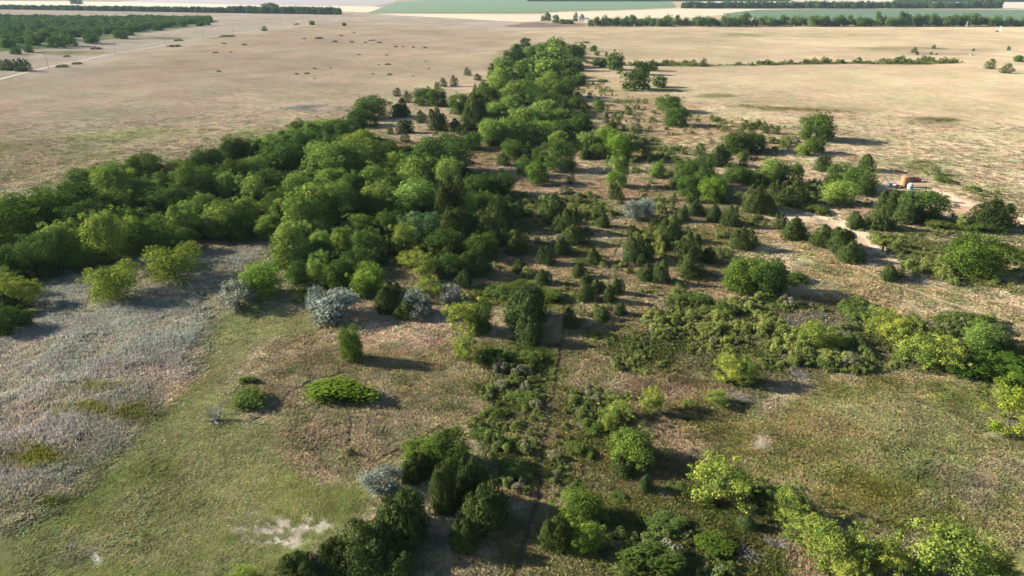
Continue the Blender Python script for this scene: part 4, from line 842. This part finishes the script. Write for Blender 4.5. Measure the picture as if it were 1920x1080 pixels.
MB().box((0, 0, .7), (1.5, .9, 1.4)).build('body', M['white'], e); MB().box((0, 0, 1.46), (1.56, .96, .1)).build('lid', M['white'], e); MB().box((0, -.5, 1.3), (.4, .06, .06)).build('handle', M['steel'], e)
e = yard(1679, 352, 'scrap_trailer', 'dark low flat trailer between white appliance and orange tank', 'trailer'); e.rotation_euler = (0, 0, .3)
MB().box((0, 0, .7), (3.2, 1.6, .16)).build('deck', M['black'], e)
for sy in (-.9, .9): MB().tube([(-.3, sy - .1, .36), (-.3, sy + .1, .36)], .36, 12).build('wheel', M['black'], e)
MB().tube([(1.6, 0, .66), (2.7, 0, .5)], .06, 6).build('drawbar', M['wire'], e)
MB().box((-.4, .1, 1.0), (1.3, .9, .4), .4).build('scrap_panel', M['white'], e)

def house(px, py, W, D, H, label, rz=0.0, name='farm_house'):
    e = yard(px, py, name, label, 'building'); e.rotation_euler = (0, 0, rz)
    MB().box((0, 0, H / 2 - .1), (W, D, H + .2)).build('wall', M['white'], e)
    o_ = .4; r = H + D * .32; y = D / 2 + o_; z0 = H - .1; x = W / 2 + o_
    rf = MB().poly([(-x, -y, z0), (x, -y, z0), (x, 0, r), (-x, 0, r), (-x, y, z0), (x, y, z0), (-x, -y, z0 + .2), (x, -y, z0 + .2), (x, 0, r + .2), (-x, 0, r + .2), (-x, y, z0 + .2), (x, y, z0 + .2)],
        [(0, 3, 2, 1), (3, 4, 5, 2), (6, 7, 8, 9), (9, 8, 11, 10), (0, 1, 7, 6), (4, 10, 11, 5), (0, 6, 9, 3), (3, 9, 10, 4), (1, 2, 8, 7), (2, 5, 11, 8)]).build('roof', M['roof'], e)
    MB().poly([(-W / 2 + .01, -D / 2, H + .09), (-W / 2 + .01, D / 2, H + .09), (-W / 2 + .01, 0, r)], [(0, 1, 2), (2, 1, 0)][:1]).build('gable', M['white'], e)
    MB().poly([(W / 2 - .01, -D / 2, H + .09), (W / 2 - .01, D / 2, H + .09), (W / 2 - .01, 0, r)], [(0, 1, 2)]).build('gable', M['white'], e)
    for k in range(max(1, int(W // 4))):
        xx = -W / 2 + W * (k + .5) / max(1, int(W // 4)) + .4
        w_ = MB().box((xx, -D / 2 - .02, H * .55), (1.1, .08, 1.2)).build('window', M['white'], e); MB().box((xx, -D / 2 - .07, H * .55), (.9, .04, 1.0)).build('pane', M['glass'], w_)
    MB().box((-W / 2 + .9, -D / 2 - .03, 1.05), (.95, .1, 2.1)).build('door', M['maroon'], e)
    return e
house(1100, 42.5, 9, 8, 6.0, 'white farmhouse gable showing at left end of the far tree row', 1.2)
house(1090, 37.0, 12, 7, 3.2, 'long low white building behind the farm drive', 0, 'farm_building')
house(1050, 41.5, 7, 5, 3.4, 'small white shed half hidden by the farmstead trees', .3, 'shed')
house(1068, 41.0, 6, 5, 3.2, 'second small white shed right of the hidden one at the farmstead', .1, 'shed')
house(148, 77.5, 9, 4, 2.6, 'tiny pale shed at the front edge of the far left wood', .2, 'shed')

def windmill(px, py, h, label):
    e = yard(px, py, 'windmill', label, 'windmill')
    for sx in (-1, 1):
        for sy in (-1, 1): MB().tube([(sx * .9, sy * .9, -.1), (sx * .12, sy * .12, h)], .06, 4).build('leg', M['steel'], e)
    for t in (.25, .5, .75):
        w = .9 - .78 * t; b = MB()
        for a, c in (((-w, -w), (w, -w)), ((w, -w), (w, w)), ((w, w), (-w, w)), ((-w, w), (-w, -w))): b.tube([(a[0], a[1], h * t), (c[0], c[1], h * t)], .03, 4)
        b.build('brace', M['steel'], e)
    for k in range(12):
        a = 2 * math.pi * k / 12; c, s = math.cos(a), math.sin(a); c2, s2 = math.cos(a + .3), math.sin(a + .3)
        MB().poly([(.4 * c, -.5, h + .4 * s), (1.5 * c, -.5, h + 1.5 * s), (1.5 * c2, -.38, h + 1.5 * s2), (.4 * c2, -.42, h + .4 * s2)], [(0, 1, 2, 3)]).build('blade', M['steel'], e)
    MB().tube([(0, -.55, h), (0, 1.3, h)], .05, 5).build('shaft', M['steel'], e)
    MB().poly([(-.015, 1.2, h - .3), (-.015, 2.2, h - .55), (-.015, 2.2, h + .55), (-.015, 1.2, h + .3), (.015, 1.2, h - .3), (.015, 2.2, h - .55), (.015, 2.2, h + .55), (.015, 1.2, h + .3)], [(0, 1, 2, 3), (4, 7, 6, 5), (0, 4, 5, 1), (1, 5, 6, 2), (2, 6, 7, 3), (3, 7, 4, 0)]).build('tail', M['white'], e)
windmill(1812, 51, 7.5, 'pale windmill against the dark far tree row at right')
windmill(1875, 59.5, 7.0, 'windmill standing beside the dark stock tank on the far prairie')
e = yard(1869, 59.5, 'stock_tank', 'dark round stock tank beside the far windmill', 'tank')
lathe(MB(), [(2.2, -.1), (2.25, 1.3), (2.1, 1.3), (2.1, .9), (.001, .9)]).build('shell', M['black'], e)
e = yard(1822, 103.5, 'water_trough', 'small white trough glinting on the far right prairie', 'trough')
tr_ = MB(); [tr_.box(c, d) for c, d in (((0, 0, .3), (3.2, 1.1, .3)), ((0, .52, .7), (3.2, .08, .5)), ((0, -.52, .7), (3.2, .08, .5)), ((1.58, 0, .7), (.08, .96, .5)), ((-1.58, 0, .7), (.08, .96, .5)))]; tr_.build('basin', M['white'], e)
for sx in (-1.2, 1.2): MB().box((sx, 0, .05), (.2, 1, .2)).build('foot', M['steel'], e)

# ------------------------------------------------------------------ grass, reeds and scrub that nobody could count
def tuft_mesh(seed, blades, hgt_, spread, width, droop):
    rg = np.random.default_rng(seed); V = []; F = []; T = []
    for k in range(blades):
        a = rg.uniform(0, 6.283); r_ = spread * .35 * math.sqrt(rg.random()); b = np.array([math.cos(a) * r_, math.sin(a) * r_, -.03]); l = rg.uniform(.25, 1.0) * spread * .5
        h = hgt_ * rg.uniform(.6, 1.1); d = np.array([math.cos(a + rg.normal(0, .6)), math.sin(a + rg.normal(0, .6)), 0]); s = np.array([-d[1], d[0], 0]) * width * rg.uniform(.7, 1.3)
        m = b + d * l * .45 + np.array([0, 0, h * .75]); t = b + d * l + np.array([0, 0, h * (1 - droop * rg.random())]); n0 = len(V)
        V += [b - s * .5, b + s * .5, m + s * .5, m - s * .5, t]; F += [(n0, n0 + 1, n0 + 2), (n0, n0 + 2, n0 + 3), (n0 + 3, n0 + 2, n0 + 4)]; T += [rg.random()] * 5
    return mesh_np('tuft', np.array(V), np.array(F), [M['blade']], False, {'tint': np.array(T)})
def scrub_mesh(seed):
    (V, F, t), C = crown_bush(seed, 620, .10, 9)
    return mesh_np('sprig', V, F, [M['scrub']], False, {'tint': t})
def scatter_group(name, coll):
    ng = bpy.data.node_groups.new(name, 'GeometryNodeTree')
    ng.interface.new_socket('Geometry', in_out='INPUT', socket_type='NodeSocketGeometry'); ng.interface.new_socket('Geometry', in_out='OUTPUT', socket_type='NodeSocketGeometry')
    n = ng.nodes; gi = n.new('NodeGroupInput'); go = n.new('NodeGroupOutput'); ip = n.new('GeometryNodeInstanceOnPoints'); ci = n.new('GeometryNodeCollectionInfo')
    ci.inputs['Collection'].default_value = coll; ci.inputs['Separate Children'].default_value = True; ci.inputs['Reset Children'].default_value = True
    def attr(nm, ty):
        a = n.new('GeometryNodeInputNamedAttribute'); a.data_type = ty; a.inputs['Name'].default_value = nm; return a.outputs['Attribute']
    e2r = n.new('FunctionNodeEulerToRotation'); L = ng.links
    L.new(gi.outputs[0], ip.inputs['Points']); L.new(ci.outputs[0], ip.inputs['Instance']); ip.inputs['Pick Instance'].default_value = True
    fi = n.new('FunctionNodeFloatToInt'); L.new(attr('pick', 'FLOAT'), fi.inputs[0]); L.new(fi.outputs[0], ip.inputs['Instance Index'])
    L.new(attr('rot', 'FLOAT_VECTOR'), e2r.inputs[0]); L.new(e2r.outputs[0], ip.inputs['Rotation']); L.new(attr('scl', 'FLOAT_VECTOR'), ip.inputs['Scale'])
    L.new(ip.outputs[0], go.inputs[0]); return ng
def scatter(name, meshes, P, scl, col, label, cat):
    coll = bpy.data.collections.new(name + '_source')
    for i, me in enumerate(meshes):
        o = bpy.data.objects.new('%s_piece_%d' % (name, i), me); coll.objects.link(o)
    n = len(P); me = bpy.data.meshes.new(name); me.vertices.add(n); me.vertices.foreach_set('co', np.ascontiguousarray(P, np.float32).ravel())
    def put(nm, ty, key, a): x_ = me.attributes.new(nm, ty, 'POINT'); x_.data.foreach_set(key, np.ascontiguousarray(a, np.float32).ravel())
    put('pick', 'FLOAT', 'value', RNG.integers(0, len(meshes), n)); put('scl', 'FLOAT_VECTOR', 'vector', scl)
    put('rot', 'FLOAT_VECTOR', 'vector', np.stack([np.zeros(n), np.zeros(n), RNG.uniform(0, 6.283, n)], 1))
    put('icol', 'FLOAT_COLOR', 'color', np.concatenate([col, np.ones((n, 1))], 1))
    o = link(name, me); md = o.modifiers.new('scatter', 'NODES'); md.node_group = scatter_group(name + '_scatter', coll)
    print(name, n); return tag(o, label, cat, kind='stuff')
def wedge(n, r0, r1):
    r_ = np.sqrt(RNG.uniform(r0 * r0, r1 * r1, n)); t = RNG.uniform(-.76, .76, n); return r_ * np.sin(t), r_ * np.cos(t)
PX, PY, PS = [], [], []
for r0, r1, n, s in ((44, 75, 30000, .75), (75, 110, 48000, .85), (110, 160, 62000, 1.05), (160, 240, 62000, 1.45), (240, 400, 60000, 2.2)):
    a, b = wedge(n, r0, r1); PX.append(a); PY.append(b); PS.append(np.full(n, s))
RP = wpoly([(-200, 1000), (-200, 560), (40, 600), (120, 520), (250, 480), (380, 470), (500, 462), (520, 490), (440, 520), (415, 545), (440, 590), (400, 640), (335, 720), (255, 800), (140, 925), (20, 985)])
a, b = RNG.uniform(RP[:, 0].min(), RP[:, 0].max(), 260000), RNG.uniform(RP[:, 1].min(), RP[:, 1].max(), 260000)
sd_ = poly_sd(RP, a, b) + (fbm(a, b, 5, 71, 3) - .5) * 9; k = (RNG.random(len(a)) < sstep(-2.5, 4.5, sd_)) & (np.abs(np.arctan2(a, b)) < .78); PX.append(a[k]); PY.append(b[k]); PS.append(np.full(k.sum(), .72))
PX, PY, PS = map(np.concatenate, (PX, PY, PS))
pc, pg, pt = cover(PX, PY); pz = hgt(PX, PY)
pr = np.hypot(PX, PY); ridge = np.array([at(*p)[:2] for p in [(1430, 400), (1500, 440), (1570, 482), (1640, 515), (1720, 548), (1800, 575), (1900, 605), (2050, 650)]])
keep = (line_d(ridge, PX, PY) > .5) & (RNG.random(len(PX)) < 1 - .9 * sstep(170, 395, pr)) & (pt < .3) & (RNG.random(len(PX)) < np.clip(pg * 3.2, .15, 1)) & ~((pg < .1) & (RNG.random(len(PX)) < .9))
PX, PY, PS, pc, pg, pz = (q[keep] for q in (PX, PY, PS, pc, pg, pz))
jit = RNG.uniform(.62, 1.3, (len(PX), 1)) * (1 + RNG.normal(0, .09, (len(PX), 3)))
tall = pg > .48 + .28 * RNG.random(len(PX))
pp = np.stack([PX, PY, pz], 1)
def hs(k, kk): w = PS[k] * RNG.uniform(.7, 1.3, k.sum()); return np.stack([w, w, kk * (.45 + .55 * np.sqrt(PS[k])) * pg[k] * RNG.uniform(.6, 1.3, k.sum())], 1)
grass = [tuft_mesh(i, 12, 1.0, .9, .085, .5) for i in range(6)]
edge_ = sstep(-3, 9, poly_sd(RP, PX, PY))
reed = [tuft_mesh(40 + i, 9, 1.15, .85, .06, .2) for i in range(5)]
scatter('prairie_grass', grass, pp[~tall], hs(~tall, .72), pc[~tall] * jit[~tall] * 1.3, 'short dry prairie grass tufts covering the open ground', 'grass')
scatter('reeds', reed, pp[tall], hs(tall, 1.0) * np.stack([np.ones(tall.sum()), np.ones(tall.sum()), .5 + .5 * edge_[tall]], 1), pc[tall] * jit[tall] * 1.5, 'tall silver grey reed grass in the left wetland', 'reeds')

# scrub: low leafy growth in patches
SX, SY, SW = [], [], []
def scrub_patch(pts, n, lo, hi, gap=.44):
    P = wpoly(pts); a = RNG.uniform(P[:, 0].min(), P[:, 0].max(), n * 3); b = RNG.uniform(P[:, 1].min(), P[:, 1].max(), n * 3)
    nz = fbm(a, b, 7, 900, 3); k = (poly_sd(P, a, b) + (nz - .5) * 10 > 0) & (nz > gap); a, b = a[k][:n], b[k][:n]
    SX.append(a); SY.append(b); SW.append(RNG.uniform(lo, hi, len(a)))
scrub_patch([(1090, 640), (1200, 610), (1270, 555), (1500, 575), (1600, 575), (1700, 605), (1860, 600), (1880, 650), (1990, 670), (1990, 715), (1850, 690), (1600, 690), (1480, 700), (1400, 730), (1260, 712), (1150, 690)], 4600, .7, 1.7, .36)
scrub_patch([(890, 655), (960, 635), (1040, 650), (1035, 695), (940, 700), (890, 690)], 130, .7, 1.5)
scrub_patch([(890, 735), (1000, 690), (1040, 700), (1015, 860), (1005, 930), (950, 900), (890, 830)], 300, .5, 1.2)
scrub_patch([(1065, 730), (1180, 745), (1200, 860), (1140, 930), (1040, 890), (1045, 800)], 220, .5, 1.2)
scrub_patch([(1040, 1030), (1150, 900), (1300, 880), (1470, 960), (1560, 1100), (1500, 1200), (1020, 1200)], 400, .5, 1.2)
scrub_patch([(1620, 430), (1720, 412), (1860, 432), (1920, 500), (2000, 590), (1840, 560), (1700, 505), (1650, 470)], 620, .9, 2.0)
scrub_patch([(940, 370), (1140, 365), (1170, 420), (1140, 470), (1060, 500), (960, 480)], 420, .9, 2.0)
scrub_patch([(1090, 235), (1200, 245), (1290, 290), (1250, 325), (1160, 300), (1000, 290)], 360, 1.2, 2.6)
scrub_patch([(1190, 385), (1300, 355), (1480, 380), (1440, 420), (1400, 470), (1300, 500), (1190, 470)], 420, .9, 2.0)
scrub_patch([(1430, 330), (1560, 330), (1620, 400), (1500, 400), (1440, 390)], 160, 1.2, 2.6)
scrub_patch([(500, 540), (700, 560), (860, 530), (930, 480), (930, 520), (860, 560), (700, 580), (520, 570)], 200, .8, 1.6)
scrub_patch([(1350, 225), (1500, 240), (1530, 290), (1420, 300), (1330, 240)], 160, 1.2, 2.6)
scrub_patch([(1090, 114), (1150, 121), (1290, 117), (1340, 122), (1500, 118), (1740, 112), (1805, 117), (1740, 121), (1600, 120), (1450, 122), (1340, 125), (1220, 124), (1120, 122)], 1100, 1.6, 3.0)
scrub_patch([(1180, 300), (1300, 270), (1520, 300), (1640, 390), (1600, 420), (1420, 400), (1200, 370)], 520, .8, 2.0)
scrub_patch([(950, 490), (1180, 480), (1360, 500), (1380, 550), (1240, 570), (1100, 620), (1020, 560)], 300, .5, 1.2)
scrub_patch([(1090, 150), (1200, 190), (1330, 215), (1330, 260), (1180, 250), (1090, 210)], 200, 1.0, 2.4)
scrub_patch([(1720, 320), (1920, 380), (1920, 460), (1780, 410)], 140, .7, 1.6)
scrub_patch([(1700, 710), (1920, 720), (1920, 760), (1760, 720)], 60, .6, 1.2)
SX, SY, SW = map(np.concatenate, (SX, SY, SW))
SW = SW * .88 * (.35 + 1.35 * sstep(.3, .7, fbm(SX, SY, 11, 955, 3))) * RNG.lognormal(0, .28, len(SW))
dtr = np.full(len(SX), 9.0)
for w, P in TRACKW.values(): dtr = np.minimum(dtr, line_d(P, SX, SY) - w)
k = dtr > SW * .6; SX, SY, SW = SX[k], SY[k], SW[k]
hue = fbm(SX, SY, 9, 990, 3)[:, None]; b_ = RNG.uniform(.75, 1.25, (len(SX), 1))
c1, c2, c3 = np.array([[.160, .185, .048]]), np.array([[.105, .135, .038]]), np.array([[.165, .160, .095]])
sc = (c2 + (c1 - c2) * sstep(.40, .62, hue)) * b_
sc = np.where(RNG.random((len(SX), 1)) < .07 + .2 * (hue < .34), c3 * b_, sc)
scatter('scrub', [scrub_mesh(60 + i) for i in range(6)], np.stack([SX, SY, hgt(SX, SY)], 1), np.stack([SW, SW, SW * RNG.uniform(.45, .85, len(SW))], 1), sc, 'low mixed green and grey scrub growing in patches', 'scrub')

# undergrowth filling the grove; the shade between trunks is put into its dark colour
GX, GY, GS = [], [], []
def understory(pts, n, lo, hi):
    P = wpoly(pts); a = RNG.uniform(P[:, 0].min(), P[:, 0].max(), n * 5); b = RNG.uniform(P[:, 1].min(), P[:, 1].max(), n * 5)
    k = poly_sd(P, a, b) > 0; a, b = a[k][:n], b[k][:n]; GX.append(a); GY.append(b); GS.append(RNG.uniform(lo, hi, len(a)))
understory([(-60, 620), (-60, 440), (60, 400), (250, 345), (400, 300), (520, 268), (660, 240), (720, 280), (640, 330), (480, 380), (480, 440), (330, 455), (180, 480), (50, 540), (30, 610)], 620, 3.0, 5.5)
understory([(560, 300), (680, 270), (760, 290), (860, 290), (900, 340), (960, 380), (950, 470), (900, 505), (800, 500), (700, 470), (640, 530), (560, 520), (510, 470), (500, 400)], 560, 2.6, 4.8)
understory([(860, 265), (880, 200), (920, 150), (950, 105), (1040, 85), (1090, 100), (1085, 170), (1100, 230), (1060, 260), (960, 280)], 520, 3.4, 6.5)
GX, GY, GS = map(np.concatenate, (GX, GY, GS))
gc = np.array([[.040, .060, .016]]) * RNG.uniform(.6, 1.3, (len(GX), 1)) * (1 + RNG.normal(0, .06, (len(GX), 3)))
def thicket_mesh(seed):
    (V, F, t), C = crown_bush(seed, 420, .12, 9)
    return mesh_np('thicket_sprig', V, F, [M['scrub']], False, {'tint': t})
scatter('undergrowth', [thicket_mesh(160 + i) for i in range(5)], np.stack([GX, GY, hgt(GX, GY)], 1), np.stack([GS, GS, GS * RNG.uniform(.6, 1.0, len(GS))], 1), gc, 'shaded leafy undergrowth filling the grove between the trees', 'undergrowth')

# ------------------------------------------------------------------ the hazy air
def haze_box():
    X0, X1, Y0, Y1, Z0, Z1 = -6500, 6500, -300, 9000, -4.0, 62.0
    m, nt, out = new_mat('hazy_air'); v = N(nt, 'ShaderNodeVolumePrincipled'); v.inputs['Color'].default_value = (.62, .80, 1.0, 1); v.inputs['Density'].default_value = HAZE; v.inputs['Anisotropy'].default_value = .0
    nt.links.new(v.outputs[0], out.inputs['Volume'])
    o = MB().box(((X0 + X1) / 2, (Y0 + Y1) / 2, (Z0 + Z1) / 2), (X1 - X0, Y1 - Y0, Z1 - Z0)).build('haze', m); tag(o, 'thin pale haze in the air over the prairie', 'haze', kind='stuff')
HAZE = .000024
if HAZE: haze_box()
